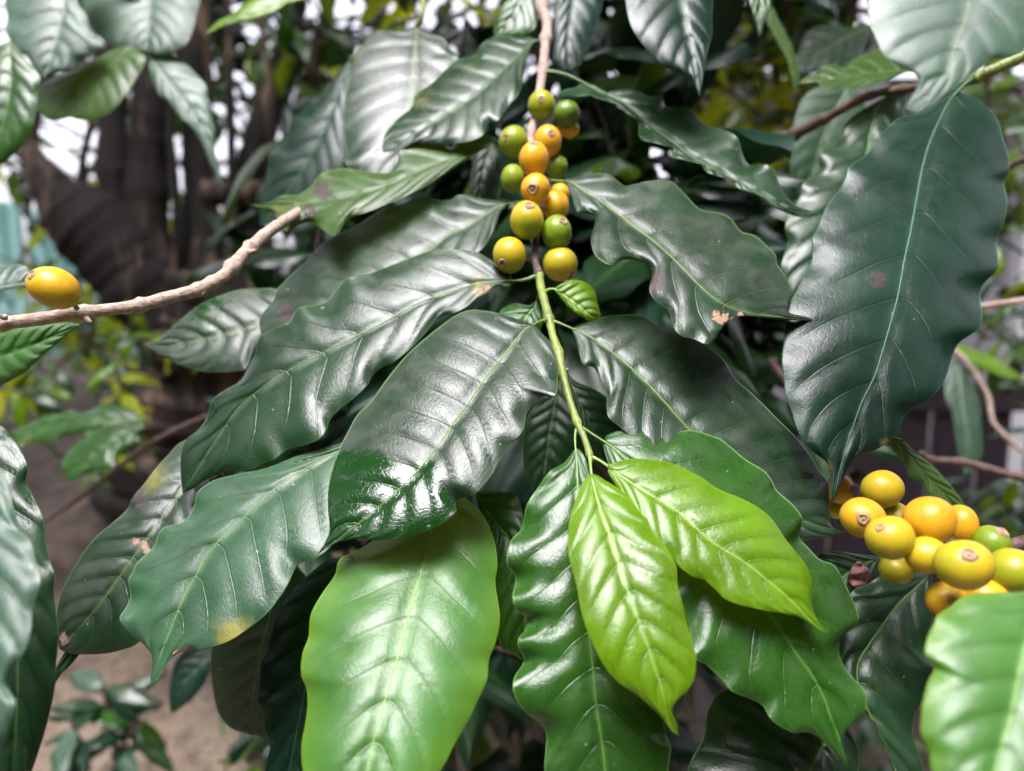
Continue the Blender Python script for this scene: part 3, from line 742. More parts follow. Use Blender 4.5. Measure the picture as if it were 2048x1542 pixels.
shrub('green shrub by the house wall at the far right edge', 'shrub', rnd_stems((1880, 160, 2120, 380), (1.0, 1.4), 4, 220, 4), ['lime', 'olive', 'mid'], 0.08, 6, 'background_shrub')
shrub('dark leafy coffee shrub in front of the house roof at top right', 'shrub', rnd_stems((1240, -140, 1780, 110), (1.0, 1.6), 13, 260, 5), ['dark', 'dusty', 'teal', 'olive'], 0.11, 6, 'background_shrub')
shrub('fine green weed growing on the ground below the right cherries', 'plant', rnd_stems((1880, 1000, 2090, 1090), (1.4, 1.8), 4, 120, 4), ['lime', 'pale', 'mid'], 0.06, 6, 'weed')
shrub('pale green weed on reddish earth at the bottom right', 'plant', rnd_stems((1700, 1420, 1840, 1560), (0.9, 1.2), 3, 120, 4), ['olive', 'pale'], 0.055, 5, 'weed')
shrub('yellow green weed on the ground at the bottom centre', 'plant', rnd_stems((440, 1420, 1080, 1560), (0.9, 1.2), 7, 140, 4), ['olive', 'lime', 'dark', 'dark'], 0.06, 5, 'weed')
# the bush's own shaded interior behind the middle branch
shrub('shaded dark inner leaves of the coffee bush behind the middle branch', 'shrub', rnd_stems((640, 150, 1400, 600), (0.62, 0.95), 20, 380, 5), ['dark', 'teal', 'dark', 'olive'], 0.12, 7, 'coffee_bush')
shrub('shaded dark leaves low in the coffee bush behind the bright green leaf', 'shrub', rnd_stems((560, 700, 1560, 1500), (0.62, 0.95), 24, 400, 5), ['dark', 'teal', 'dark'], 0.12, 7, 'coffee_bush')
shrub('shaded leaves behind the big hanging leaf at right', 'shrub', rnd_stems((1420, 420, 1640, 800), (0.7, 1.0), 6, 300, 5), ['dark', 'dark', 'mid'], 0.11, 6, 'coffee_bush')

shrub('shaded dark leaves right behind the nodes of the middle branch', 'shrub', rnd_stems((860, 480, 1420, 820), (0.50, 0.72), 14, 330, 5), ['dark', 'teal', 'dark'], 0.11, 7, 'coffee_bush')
shrub('backlit yellow green leaves at the top behind the middle branch', 'shrub', rnd_stems((560, -90, 1260, 170), (1.2, 1.9), 20, 260, 5), ['yellow', 'lime', 'olive', 'mid', 'mid', 'dark'], 0.10, 7, 'background_shrub')
shrub('unseen upper front leaves of the coffee bush added to shade its interior', 'shrub', rnd_stems((350, -1000, 1700, -540), (0.50, 0.95), 15, 450, 6), ['dark', 'teal', 'dark', 'mid'], 0.13, 7, 'coffee_bush')  # out of view, added to darken the inner leaves
shrub('unseen upper crown of the coffee bush added to block the sky', 'shrub', rnd_stems((300, -1500, 1750, -330), (0.75, 1.5), 18, 600, 8), ['dark', 'teal', 'dark', 'mid'], 0.22, 8, 'coffee_bush')  # out of view, added to keep sky light off from above and behind
# ------------------------------------------------------------------ the branches in front
NODE = {'a': (1091, 86, .410), 'b': (1086, 143, .398), 'c': (1066, 265, .378), 'd': (1068, 355, .358), 'd2': (1070, 400, .350),
        'e': (1079, 548, .325), 'f': (1088, 585, .317), 'g': (1098, 640, .306), 'h': (1135, 740, .290), 'i': (1156, 850, .276), 'j': (1180, 912, .265)}
mid_b = thing('coffee_branch', 'drooping coffee branch down the middle with a string of yellow and green cherries', 'branch', at(1085, -80, .44))
twig('woody_stem', mid_b, [(1085, -80, .445, 11), (1083, 10, .428, 10.5), (1094, 45, .42, 10), (1091, 86, .410, 9.5), (1086, 137, .40, 9), (1079, 185, .392, 8.5), (1066, 247, .38, 7.2),
     (1061, 290, .373, 7), (1066, 360, .358, 7), (1070, 430, .345, 7)], M['twig'], nodes=[(1091, 15), (1092, 75), (1085, 137), (1064, 265)], lump=0.09)
twig('brown_stem', mid_b, [(1070, 420, .346, 7), (1072, 470, .338, 7), (1069, 512, .331, 7), (1077, 545, .325, 8), (1080, 556, .323, 8)], M['twig_plum'], nodes=[(1078, 546)])
twig('green_shoot', mid_b, [(1079, 548, .3245, 8.5), (1081, 570, .320, 8.5), (1087, 596, .314, 9), (1097, 634, .307, 9.5), (1106, 672, .300, 8), (1115, 700, .296, 9.5), (1123, 737, .290, 8.5), (1137, 792, .283, 7),
     (1154, 844, .276, 7.5), (1168, 874, .271, 6.5), (1178, 905, .266, 6.5), (1183, 924, .263, 3.5)], M['shoot'], nodes=[(1097, 636), (1116, 705), (1155, 846), (1179, 908)], noder=1.3)
def pet(k, *more): return [NODE[k]] + list(more)

leaf(mid_b, 'dusty', .296, (-.15, .60), "1068,649 1044,665 1010,710 979,744 951,785 927,820 903,850 876,892 845,930 817,960 780,995 742,1027 690,1068 634,1110",
     "1061,648 1044,641 1000,627 965,621 941,620 914,629 886,648 852,675 817,706 790,737 766,768 742,802 714,830 697,861 683,888 667,930 657,975 656,1020 659,1060 648,1088",
     "1072,651 1085,668 1099,682 1106,696 1115,723 1116,754 1111,792 1088,792 1075,802 1053,826 1049,854 1037,874 1013,895 1000,919 986,947 965,974 945,991 922,996 910,1010 912,1024 878,1052 826,1070 768,1080 706,1078 665,1090",
     nv=12, bend=.05, pet=pet('g', (1082, 642, .300)), marks=[('W', 720, 1010, 105, 1), ('W', 810, 1020, 90, 1), ('W', 690, 960, 45, 1), ('W', 850, 960, 45, .8)],
     label='dusty dark leaf in the middle with a wet glossy tip', ribw=4.2, quilt=.0012)
leaf(mid_b, 'dark', .325, (-.20, .50), "1025,560 989,564 951,569 907,582 845,603 800,627 749,655 714,672 680,690 629,716 567,747 526,775 495,799 474,820 443,864 412,912 388,950 365,986",
     "1022,553 1000,534 972,514 948,503 905,498 860,502 835,510 800,524 762,538 735,548 700,553 675,575 646,607 598,615 581,641 563,651 529,665 515,682 511,706 495,737 481,761 447,782 426,799 416,826 409,844 395,861 371,881 362,909 361,947",
     "1024,564 1018,573 1003,570 993,572 982,582 955,596 934,613 907,627 886,632 865,650 830,690 790,723 766,734 745,751 735,771 711,795 684,816 660,840 653,861 636,881 605,892 577,899 550,919 529,926 495,941 447,947 412,960 385,978",
     nv=10, bend=.06, pet=pet('e', (1060, 557, .323), (1042, 561, .323)), gull=(.30, .34), ribw=4.6, marks=[('T', 972, 574, 9, 1), ('T', 962, 580, 9, 1), ('Y', 962, 578, 26, .7)], label='large glossy leaf reaching left from the node under the cherries')
leaf(mid_b, 'dusty', .303, (.20, .55), "1140,656 1178,672 1213,696 1243,720 1278,751 1309,782 1340,816 1370,850 1450,930 1530,995 1600,1040 1695,1066",
     "1158,651 1189,641 1216,632 1264,629 1295,637 1316,651 1340,665 1372,668 1400,682 1424,699 1448,720 1465,747 1479,765 1499,782 1520,802 1544,826 1568,850 1589,871 1609,895 1626,919 1643,947 1656,964 1659,998 1660,1029 1666,1055",
     "1149,672 1156,692 1159,710 1168,730 1185,734 1195,747 1213,782 1213,809 1216,833 1230,847 1243,857 1290,900 1350,955 1420,1005 1500,1048 1580,1080 1630,1078",
     nv=14, bend=.05, pet=pet('g', (1118, 646, .304)), ribw=4, label='dusty purplish leaf on the right of the middle node', quilt=.0012)
leaf(mid_b, 'mid', .274, (.15, .50), "1209,881 1230,899 1250,916 1300,960 1370,1030 1440,1105 1500,1175 1554,1249 1588,1301 1623,1349 1647,1393 1661,1435 1674,1465 1699,1542",
     "1212,871 1230,864 1264,856 1298,856 1323,864 1347,866 1380,860 1417,869 1441,878 1461,893 1492,919 1527,940 1544,960 1554,981 1582,1005 1602,1029 1606,1043 1597,1072 1616,1094 1640,1119 1668,1129 1681,1149 1695,1177 1709,1208 1718,1239 1692,1266 1678,1283 1678,1307 1692,1338 1712,1362 1731,1383 1733,1407 1723,1435 1695,1459 1681,1476 1682,1503",
     "1206,890 1213,916 1228,955 1265,1010 1310,1080 1350,1140 1357,1191 1371,1225 1379,1259 1388,1314 1409,1328 1429,1345 1446,1362 1464,1383 1498,1397 1525,1411 1536,1431 1553,1448 1587,1466 1610,1464 1633,1472 1657,1493 1678,1516",
     nv=9, bend=.06, pet=pet('i', (1178, 864, .275)), ribw=4, label='wavy edged green leaf under the lime leaf')
leaf(mid_b, 'lime', .256, (.12, .55), "1219,936 1264,967 1298,988 1333,1009 1364,1030 1389,1053 1430,1088 1485,1122 1534,1160 1582,1201 1623,1242 1656,1266",
     "1216,930 1243,921 1271,917 1316,921 1350,928 1378,942 1406,957 1437,978 1485,998 1516,1015 1544,1039 1568,1074 1589,1101 1613,1132 1623,1167 1623,1204 1633,1237",
     "1216,944 1235,975 1265,1020 1300,1070 1343,1112 1357,1132 1385,1153 1409,1160 1436,1184 1450,1198 1484,1211 1536,1222 1573,1228 1602,1236 1640,1262",
     nv=10, bend=.07, pet=pet('j', (1202, 923, .262)), ribw=4, rip=.5, label='lime green young leaf pointing lower right', quilt=.0009)
leaf(mid_b, 'lime', .251, (-.05, .50), "1182,948 1188,974 1200,1018 1216,1060 1233,1115 1250,1167 1271,1225 1288,1270 1305,1321 1323,1376 1335,1428 1358,1473",
     "1174,952 1161,974 1151,1002 1141,1030 1137,1057 1137,1108 1146,1143 1154,1177 1161,1215 1171,1252 1189,1294 1202,1321 1220,1349 1247,1373 1278,1393 1305,1417 1326,1438 1342,1460",
     "1193,950 1216,964 1243,981 1264,1002 1278,1022 1295,1039 1305,1064 1326,1088 1343,1112 1353,1136 1355,1170 1364,1204 1374,1246 1384,1280 1392,1314 1389,1356 1374,1383 1350,1407 1344,1424 1354,1452",
     nv=9, bend=.09, pet=pet('j', (1181, 930, .258)), ribw=4.2, gull=(.34, .40), rip=.6, label='lime green young leaf hanging at the end of the shoot', quilt=.0009)
leaf(mid_b, 'mid', .270, (-.05, .40), "1151,895 1154,930 1156,981 1160,1050 1168,1150 1175,1220 1180,1285 1186,1342 1191,1400 1199,1455 1209,1527 1225,1700",
     "1146,902 1127,926 1099,943 1079,971 1061,995 1051,1017 1043,1057 1020,1084 1013,1125 1027,1146 1031,1167 1024,1194 1034,1222 1053,1235 1051,1259 1036,1277 1037,1297 1049,1321 1031,1349 1025,1376 1037,1407 1058,1431 1079,1445 1092,1469 1091,1503 1090,1545 1110,1600 1160,1660",
     "1158,898 1170,915 1190,960 1220,1030 1250,1110 1290,1200 1320,1300 1330,1380 1331,1448 1333,1472 1343,1496 1340,1510 1336,1545 1320,1600 1280,1660",
     nv=11, bend=.05, pet=pet('i', (1150, 872, .273)), ribw=4, label='crinkled green leaf hanging straight down behind the lime leaf', rip=1.6)
leaf(mid_b, 'lime', .312, (.1, .35), "1108,577 1130,593 1158,613 1175,627 1199,637", "1123,567 1147,560 1171,565 1189,582 1195,607 1201,628", "1113,586 1127,603 1144,620 1164,634 1180,642",
     nv=6, bend=.05, pet=pet('f', (1098, 579, .314)), ribw=4, NU=60, label='tiny lime leaf beside the stem')
leaf(mid_b, 'mid', .325, (-.1, .4), "1074,600 1062,622 1048,643 1040,692", "1058,610 1030,606 1010,615 1000,627 1010,660", "1080,617 1086,634 1080,665 1060,690", nv=6, NU=60, pet=[(1080, 580, .32), (1077, 590, .322)], label='small leaf tucked behind the node')
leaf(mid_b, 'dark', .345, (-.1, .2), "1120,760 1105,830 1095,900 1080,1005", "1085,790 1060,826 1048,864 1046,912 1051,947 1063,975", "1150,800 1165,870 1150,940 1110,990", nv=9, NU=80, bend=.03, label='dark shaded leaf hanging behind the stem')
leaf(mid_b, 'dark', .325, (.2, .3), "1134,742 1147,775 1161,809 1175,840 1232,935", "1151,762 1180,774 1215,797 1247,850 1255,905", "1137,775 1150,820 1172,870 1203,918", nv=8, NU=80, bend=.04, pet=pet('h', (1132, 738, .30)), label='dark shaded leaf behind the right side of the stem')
leaf(mid_b, 'dusty', .368, (-.20, .58), "1020,405 989,417 945,447 896,471 855,503 780,545 700,590 600,640 530,692",
     "1000,402 972,399 941,392 917,390 900,400 872,400 852,392 824,399 800,409 769,416 731,440 700,459 653,481 627,505 612,522 591,541 567,565 553,580 546,600 519,640",
     "1010,415 1000,426 989,457 972,488 955,505 900,530 830,570 740,615 650,655 580,680", nv=10, bend=.07, pet=pet('d2', (1042, 404, .36)), ribw=3.6, marks=[('B', 572, 622, 24, 1)], label='broad shiny leaf left of the cherries behind the large glossy leaf', quilt=.0013)
leaf(mid_b, 'dusty', .330, (.10, .60), "1130,357 1151,371 1195,399 1230,423 1264,450 1309,484 1350,521 1400,572 1444,607 1500,627 1560,634 1648,642",
     "1154,354 1178,347 1213,347 1230,357 1250,372 1271,368 1298,362 1340,362 1370,388 1400,418 1441,426 1461,436 1482,462 1510,471 1530,488 1551,509 1554,527 1568,548 1582,579 1580,606 1577,624 1606,632",
     "1134,371 1144,395 1154,423 1168,424 1189,433 1189,450 1182,481 1189,509 1206,524 1223,531 1240,521 1264,519 1292,529 1305,545 1298,579 1309,600 1326,613 1340,627 1347,655 1362,672 1385,678 1413,689 1430,679 1441,658 1454,640 1482,633 1530,636 1571,640",
     nv=9, bend=.07, pet=pet('d', (1100, 360, .35)), ribw=4.4, marks=[('B', 1308, 560, 26, 1), ('T', 1432, 628, 13, 1), ('T', 1442, 640, 14, 1), ('T', 1450, 632, 10, 1), ('B', 1475, 636, 14, .9)], label='pale glossy leaf with chewed edge right of the cherries')
leaf(mid_b, 'dark', .392, (.05, .62), "1164,165 1200,180 1240,200 1264,218 1309,258 1348,285 1382,313 1451,350 1506,381 1554,405 1602,424 1642,427",
     "1182,166 1192,172 1212,184 1230,180 1264,179 1298,192 1322,196 1333,213 1374,215 1400,240 1417,252 1451,261 1475,275 1485,309 1499,330 1534,330 1551,350 1568,385 1595,412",
     "1150,175 1128,180 1113,196 1161,188 1195,196 1226,198 1237,216 1264,232 1278,250 1278,271 1295,285 1319,285 1340,297 1347,314 1369,320 1396,322 1417,347 1458,357 1479,378 1510,390 1540,410 1575,427 1609,435",
     nv=12, bend=.05, pet=pet('b', (1112, 144, .396), (1140, 152, .394)), ribw=3.6, rip=1.8, label='long wavy leaf arching right from the top of the branch', gull=(.35, .25))
leaf(mid_b, 'dark', .415, (-.15, .55), "1072,78 1034,113 996,148 955,186 917,213 872,241 828,268 765,305", "1058,74 1037,74 1000,70 965,86 948,110 914,120 886,144 862,168 831,189 824,213 800,234 780,254 766,278",
     "1065,88 1051,127 1044,165 1037,189 1017,213 996,241 976,247 965,271 931,285 872,288 831,290 800,302", nv=10, bend=.06, pet=pet('a', (1080, 80, .413)), ribw=3.2, marks=[('Y', 840, 195, 40, .35), ('Y', 950, 130, 35, .25)], label='green leaf with pale stripes left of the upper stem')
leaf(mid_b, 'olive', .385, (-.10, .62), "996,278 950,298 900,318 840,342 780,366 740,382 680,395 600,407 495,409",
     "976,271 948,270 920,276 902,294 886,285 850,281 815,290 797,305 795,325 780,345 740,345 697,337 673,338 642,347 625,368 598,388 563,392 536,405",
     "982,289 938,316 886,350 835,381 783,405 731,426 701,436 680,460 667,471 646,460 625,445 598,449 577,464 557,450 546,426", nv=9, bend=.05, rip=2.0, gull=(.2, .3),
     pet=pet('c', (1030, 270, .38)), ribw=3, marks=[('B', 645, 382, 22, 1), ('B', 620, 425, 20, .75), ('Y', 560, 420, 30, .4)], label='pale curling leaf with a purple brown spot left of the cherries')
leaf(mid_b, 'teal', .47, (.1, .35), "1160,-120 1150,-40 1140,34 1134,90 1142,143", "1125,-60 1115,0 1106,40 1106,86 1109,120 1127,138", "1200,-60 1206,0 1192,52 1178,96 1161,127", nv=8, NU=70, label='blue green leaf behind the top of the stem on its right')
leaf(mid_b, 'mid', .47, (-.1, .35), "1062,-90 1050,-30 1025,30 988,72", "1020,-40 1012,0 1000,21 988,50", "1085,-30 1078,20 1070,56 1044,74 1006,78", nv=7, NU=70, label='green leaf behind the top of the stem on its left')

def C(*a, **k): return cherry(mid_b, *a, **k)
C(1083, 211, 27, 30, .380, (.42, .30), (1081, 209), label='olive cherry, uppermost on the stem')
C(1133, 228, 27, 27, .400, (.08, .05))
C(1137, 258, 22, 18, .405, (.85, .8))
C(1027, 284, 30, 32, .372, (.30, .20), (1011, 283))
C(1096, 283, 28, 33, .368, (.88, .80), (1101, 275))
C(1068, 318, 30, 35, .348, (.86, .78), (1068, 292))
C(1025, 358, 24, 29, .365, (.30, .20))
C(1114, 333, 22, 23, .372, (.12, .10))
C(1120, 388, 20, 21, .362, (.70, .62))
C(1071, 378, 30, 31, .338, (.86, .80), (1064, 385), calr=.44, label='orange cherry with a large brown scar')
C(1111, 412, 28, 30, .347, (.80, .68))
C(1054, 441, 34, 38, .328, (.72, .28), (1058, 417), calr=.34, label='cherry yellow above and green below')
C(1114, 465, 31, 35, .332, (.20, .22), (1125, 447), calr=.34, label='green cherry with a pale ringed scar')
C(1019, 510, 33, 37, .325, (.60, .48), (1005, 530))
C(1121, 528, 35, 34, .331, (.46, .58), (1142, 555))

# second branch, hidden under the middle leaf
low_b = thing('coffee_branch', 'hidden lower coffee branch carrying the bright green leaf at bottom centre', 'branch', at(1080, 760, .40))
twig('stem', low_b, [(1080, 760, .40, 7), (1010, 830, .35, 7), (930, 900, .315, 7), (860, 935, .300, 6), (790, 900, .305, 5), (745, 862, .305, 4)], M['shoot'])
leaf(low_b, 'soft', .303, (-.20, .60), "745,855 690,893 601,943 550,978 512,1012 471,1050 436,1084 412,1112 395,1146 375,1180 357,1218 344,1253 326,1297 313,1338 306,1367",
     "715,868 684,885 636,899 584,916 533,936 481,947 430,960 395,984 387,1015 364,1045 330,1053 316,1070 309,1091 285,1115 271,1129 265,1146 256,1160 261,1191 254,1211 239,1235 247,1252 268,1273 285,1287 302,1307 304,1332 301,1357",
     "740,880 735,920 720,980 700,1040 660,1095 632,1116 600,1126 588,1142 574,1173 550,1208 529,1232 495,1259 457,1283 412,1297 378,1299 350,1311 326,1338 314,1360",
     nv=9, bend=.06, ribw=3.6, marks=[('Y', 470, 1268, 40, .8), ('Y', 448, 1282, 26, .7), ('T', 352, 1304, 9, 1), ('T', 370, 1299, 9, 1)], label='grey green leaf at lower left with a yellow spot near its edge')
leaf(low_b, 'fresh', .280, (.0, .68), "885,985 864,1057 854,1101 837,1163 816,1235 796,1314 782,1362 761,1431 741,1510 715,1652",
     "860,1000 800,1040 740,1085 700,1108 686,1112 675,1125 670,1149 651,1177 631,1208 620,1235 617,1273 605,1307 602,1349 613,1376 615,1411 610,1452 603,1493 607,1545 625,1590 660,1630",
     "915,985 957,1019 978,1053 991,1091 995,1132 991,1167 1000,1235 991,1287 978,1321 974,1362 954,1404 940,1435 909,1490 881,1541 830,1600 770,1640",
     nv=8, bend=.06, ribw=4.2, quilt=.0011, gull=(.25, .52), marks=[('T', 700, 1118, 8, 1)], label='bright fresh green leaf at bottom centre')
leaf(low_b, 'mid', .295, (-.05, .35), "950,985 974,1022 995,1050 1020,1083 1043,1150 1050,1250 1044,1322", "952,1005 975,1100 985,1200 1000,1290 1025,1306", "972,981 1010,984 1037,998 1055,1080 1072,1200 1062,1290", nv=8, NU=80, ribw=4, label='narrow green leaf between the bright leaf and the crinkled one')
leaf(low_b, 'teal', .315, (-.1, .30), "690,1110 650,1230 610,1380 560,1640", "640,1130 584,1184 557,1225 546,1252 536,1294 521,1328 519,1373 515,1400 526,1431 531,1466 540,1493 530,1540 535,1600", "720,1150 735,1250 710,1400 650,1560", nv=9, bend=.04, label='dark blue green leaf left of the bright green leaf', ribw=2.6)
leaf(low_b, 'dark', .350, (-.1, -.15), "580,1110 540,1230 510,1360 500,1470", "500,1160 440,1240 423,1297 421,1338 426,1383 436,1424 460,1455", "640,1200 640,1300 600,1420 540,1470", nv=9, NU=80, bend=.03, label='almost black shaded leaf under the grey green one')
leaf(low_b, 'dusty', .335, (-.15, .50), "430,880 350,1000 270,1110 190,1220 118,1298", "400,872 361,885 337,909 309,940 289,967 265,995 254,1019 220,1050 196,1070 172,1098 151,1132 134,1160 120,1191 113,1225 113,1266", "450,930 430,1020 390,1120 340,1230 275,1287 247,1299 213,1307 172,1309 135,1306",
     nv=11, bend=.10, quilt=.0012, ribw=3, marks=[('T', 272, 1082, 10, 1), ('T', 283, 1090, 13, 1), ('T', 295, 1102, 10, 1), ('Y', 300, 955, 40, .6), ('B', 275, 1000, 22, .7), ('T', 130, 1280, 16, 1)], label='dull dusty leaf with a tan tear behind the grey green leaf')
leaf(low_b, 'dark', .318, (-.1, .45), "340,1150 254,1195 192,1240 137,1310 66,1432", "300,1150 220,1191 192,1218 151,1263 120,1321 100,1356 69,1422", "330,1180 237,1239 206,1266 172,1294 155,1314 137,1335 117,1356 78,1421", nv=9, NU=80, bend=.05, label='narrow leaf hanging under the dusty leaf')

# left twig with one orange cherry
lt = thing('bare_twig', 'bare tan twig with a single orange cherry reaching in from the left', 'twig', at(-60, 662, .262))
twig('stem', lt, [(-60, 662, .262, 15), (0, 648, .265, 14.5), (86, 637, .268, 13.5), (151, 627, .272, 14), (220, 619, .277, 12.5), (282, 610, .282, 13), (344, 593, .289, 12.5), (388, 582, .294, 13), (443, 555, .302, 13), (470, 528, .308, 13.5), (515, 483, .32, 12.5), (557, 450, .335, 11.5), (640, 400, .40, 10)],
     M['twig_crack'], nodes=[(5, 648), (150, 627), (168, 626), (282, 610), (395, 577), (418, 566), (464, 533), (500, 497)], noder=1.30, lump=.05, n=170)
for (x0, y0, x1, y1, d) in ((168, 634, 182, 645, .2725), (410, 577, 404, 590, .296), (490, 508, 512, 500, .312), (12, 640, -2, 628, .262)):
    twig('bud_scar', lt, [(x0, y0-6, d, 7), ((x0+x1)/2, (y0+y1)/2, d-.001, 5.5), (x1, y1, d-.002, 3)], M['twig_crack'], n=10, seg=10)
cherry(lt, 108, 576, 51, 40, .258, (.76, .66), (84, 554), rot=-0.50, calr=.30, stalk=(155, 618, .268))
leaf(lt, 'mid', .33, (0, .1), "-90,745 -20,715 60,690 162,648", "-60,690 0,664 80,650 130,645", "-60,800 0,772 45,748 69,727 103,696 131,672", nv=9, NU=70, under=True, label='shaded green leaf under the tan twig')
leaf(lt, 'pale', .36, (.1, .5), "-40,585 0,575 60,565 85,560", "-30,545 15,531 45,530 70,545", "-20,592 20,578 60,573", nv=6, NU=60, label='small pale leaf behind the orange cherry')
leaf(lt, 'dusty', .372, (-.1, .45), "600,605 560,628 509,651 464,665 412,677 371,686 309,692 287,687", "585,590 550,577 522,577 481,579 447,589 405,606 371,631 337,661 316,680", "595,640 545,690 512,706 495,732 481,742 412,744 361,730 333,716 309,703", nv=8, bend=.05, ribw=3, marks=[('W', 420, 630, 60, .5)], label='leaf with a pale lower half just right of the tan twig')

# near shoot at the bottom left corner
bl = thing('leafy_shoot', 'near out of focus shoot with big glossy leaves at the bottom left corner', 'shoot', at(-150, 800, .28))
twig('stem', bl, [(-150, 800, .28, 9), (-110, 830, .262, 8), (-70, 870, .24, 7), (-60, 905, .225, 6)], M['shoot'])
leaf(bl, 'dark', .255, (.1, .30), "-80,835 -40,950 0,1080 30,1250 35,1400 20,1640", "-40,835 0,850 21,871 38,895 55,930 53,964 69,998 86,1033 91,1074 100,1122 110,1149 108,1184 113,1225 117,1273 113,1321 110,1373 100,1424 86,1476 69,1527 52,1570", "-140,900 -140,1050 -110,1250 -80,1450 -30,1600", nv=10, bend=.05, label='dark glossy leaf nearest the bottom left corner')
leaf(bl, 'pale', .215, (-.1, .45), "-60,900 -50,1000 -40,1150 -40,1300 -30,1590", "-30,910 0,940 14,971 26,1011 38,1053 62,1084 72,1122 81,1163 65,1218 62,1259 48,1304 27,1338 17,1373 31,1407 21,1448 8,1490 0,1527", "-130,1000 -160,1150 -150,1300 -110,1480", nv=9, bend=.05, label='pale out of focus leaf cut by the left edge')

# right hand twig with the big hanging leaf
rt = thing('brown_twig', 'brown twig at upper right carrying the largest dark hanging leaf', 'twig', at(2110, 80, .36))
twig('green_stem', rt, [(2110, 80, .355, 13), (2048, 112, .36, 12), (1984, 141, .365, 12), (1946, 158, .37, 11), (1925, 165, .375, 9)], M['shoot'], nodes=[(1955, 155)])
twig('stem', rt, [(1935, 160, .374, 9), (1870, 170, .39, 8), (1805, 179, .41, 8), (1760, 186, .42, 8.5), (1712, 203, .435, 8.5), (1650, 237, .45, 9.5), (1589, 268, .47, 10.5), (1540, 275, .48, 10), (1503, 278, .49, 11), (1480, 296, .50, 12)], M['twig_brown'], nodes=[(1805, 180), (1650, 237), (1590, 267), (1712, 203)], lump=.10)
leaf(rt, 'teal', .370, (.10, .45), "1915,180 1894,210 1874,251 1857,292 1843,344 1832,405 1819,474 1808,524 1798,582 1784,637 1764,706 1750,751 1726,799 1709,844 1692,895 1678,947 1665,1012",
     "1898,190 1870,203 1843,223 1795,237 1784,247 1760,271 1733,309 1698,333 1692,350 1678,381 1657,405 1643,433 1633,460 1623,478 1624,505 1619,531 1606,552 1595,576 1578,607 1571,637 1568,679 1563,720 1568,768 1571,792 1582,820 1592,854 1609,885 1633,909 1654,926 1661,957 1662,988",
     "1932,186 1956,199 1977,216 1997,244 2008,282 2018,316 2018,344 2008,364 2015,402 2008,447 1994,481 1997,520 1994,541 1966,569 1961,596 1965,637 1953,661 1918,686 1905,713 1894,747 1877,782 1846,806 1815,823 1798,857 1781,881 1747,902 1712,916 1695,940 1681,971 1668,1005",
     nv=10, bend=.05, pet=[(1946, 158, .368), (1930, 168, .369)], ribw=5, gull=(.10, .26), marks=[('B', 1757, 561, 19, 1), ('Y', 1772, 888, 16, .7), ('Y', 1655, 930, 12, .7)], label='very large dark blue green leaf hanging at right, with a round brown spot', quilt=.0013)
leaf(rt, 'dark', .43, (0, .40), "1788,183 1770,198 1753,220 1740,268 1733,309 1700,400 1650,520 1600,645", "1760,199 1719,223 1692,247 1678,282 1640,302 1637,340 1606,368 1599,395 1571,447 1575,488 1562,534 1570,590", "1812,192 1808,230 1800,300 1760,400 1700,500 1640,600", nv=10, bend=.04, ribw=4.4, pet=[(1800, 178, .41)], label='leaf behind the upper left of the largest hanging leaf')
leaf(rt, 'olive', .42, (0, .62), "1830,140 1785,142 1740,147 1670,158 1595,168", "1790,95 1757,98 1736,107 1709,117 1685,137 1671,131 1650,131 1630,148 1609,155", "1798,150 1760,166 1726,174 1690,177 1647,175 1630,166", nv=7, NU=70, rip=1.5, label='small upturned green leaf above the brown twig')
leaf(rt, 'dark', .50, (0, .1), "1700,165 1670,220 1640,290 1600,420", "1650,170 1610,190 1588,240 1578,320 1585,390", "1730,210 1720,290 1680,370 1640,410", nv=8, NU=70, under=True, label='shaded leaf under the brown twig')
twig('twiglet', rt, [(2100, 300, .45, 6), (2048, 318, .46, 6), (2010, 340, .47, 6), (1960, 380, .48, 5)], M['twig_brown'])
twig('twiglet', rt, [(2110, 588, .50, 6), (2048, 600, .5, 6), (1960, 613, .5, 6), (1900, 620, .5, 6)], M['twig'])

# near white-looking leaf in the top right corner
tr = thing('leafy_shoot', 'near shoot whose pale shining leaf fills the top right corner', 'shoot', at(1990, -320, .22))
twig('stem', tr, [(2100, -360, .23, 8), (2030, -320, .222, 7), (1965, -265, .215, 5)], M['shoot'])
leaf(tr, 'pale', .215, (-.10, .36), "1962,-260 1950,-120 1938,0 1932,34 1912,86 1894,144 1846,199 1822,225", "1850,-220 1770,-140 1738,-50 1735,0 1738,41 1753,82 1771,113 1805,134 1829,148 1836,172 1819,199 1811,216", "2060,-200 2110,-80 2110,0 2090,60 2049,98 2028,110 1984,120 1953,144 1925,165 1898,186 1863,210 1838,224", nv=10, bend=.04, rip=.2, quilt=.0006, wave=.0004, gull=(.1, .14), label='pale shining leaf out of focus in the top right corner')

# branch with the cherry cluster at lower right
rc = thing('coffee_branch', 'coffee branch at lower right with a tight cluster of yellow cherries', 'branch', at(2140, 1060, .24))
twig('stem', rc, [(2140, 1060, .245, 12), (2048, 1085, .246, 12), (1960, 1100, .247, 12), (1880, 1075, .25, 11), (1790, 1040, .262, 10), (1715, 985, .29, 9), (1690, 950, .33, 8), (1600, 800, .45, 8), (1540, 720, .5, 7)], M['twig_plum'], lump=.10, nodes=[(1960, 1100), (1790, 1040), (1708, 972)])
def R(x, y, rx, ry, d, ripe, *a, **k): return cherry(rc, x, y, rx*1.05, ry*1.05, d, tuple(q+(.07 if q > .3 else 0) for q in ripe), *a, **k)
R(1765, 978, 39, 36, .258, (.52, .46))
R(1725, 1035, 42, 38, .246, (.78, .66), (1709, 1031), calr=.34, label='amber cherry, leftmost of the cluster, with a ringed scar')
R(1787, 1038, 34, 33, .262, (.44, .40))
R(1781, 1075, 45, 41, .232, (.55, .44), (1749, 1051), calr=.24)
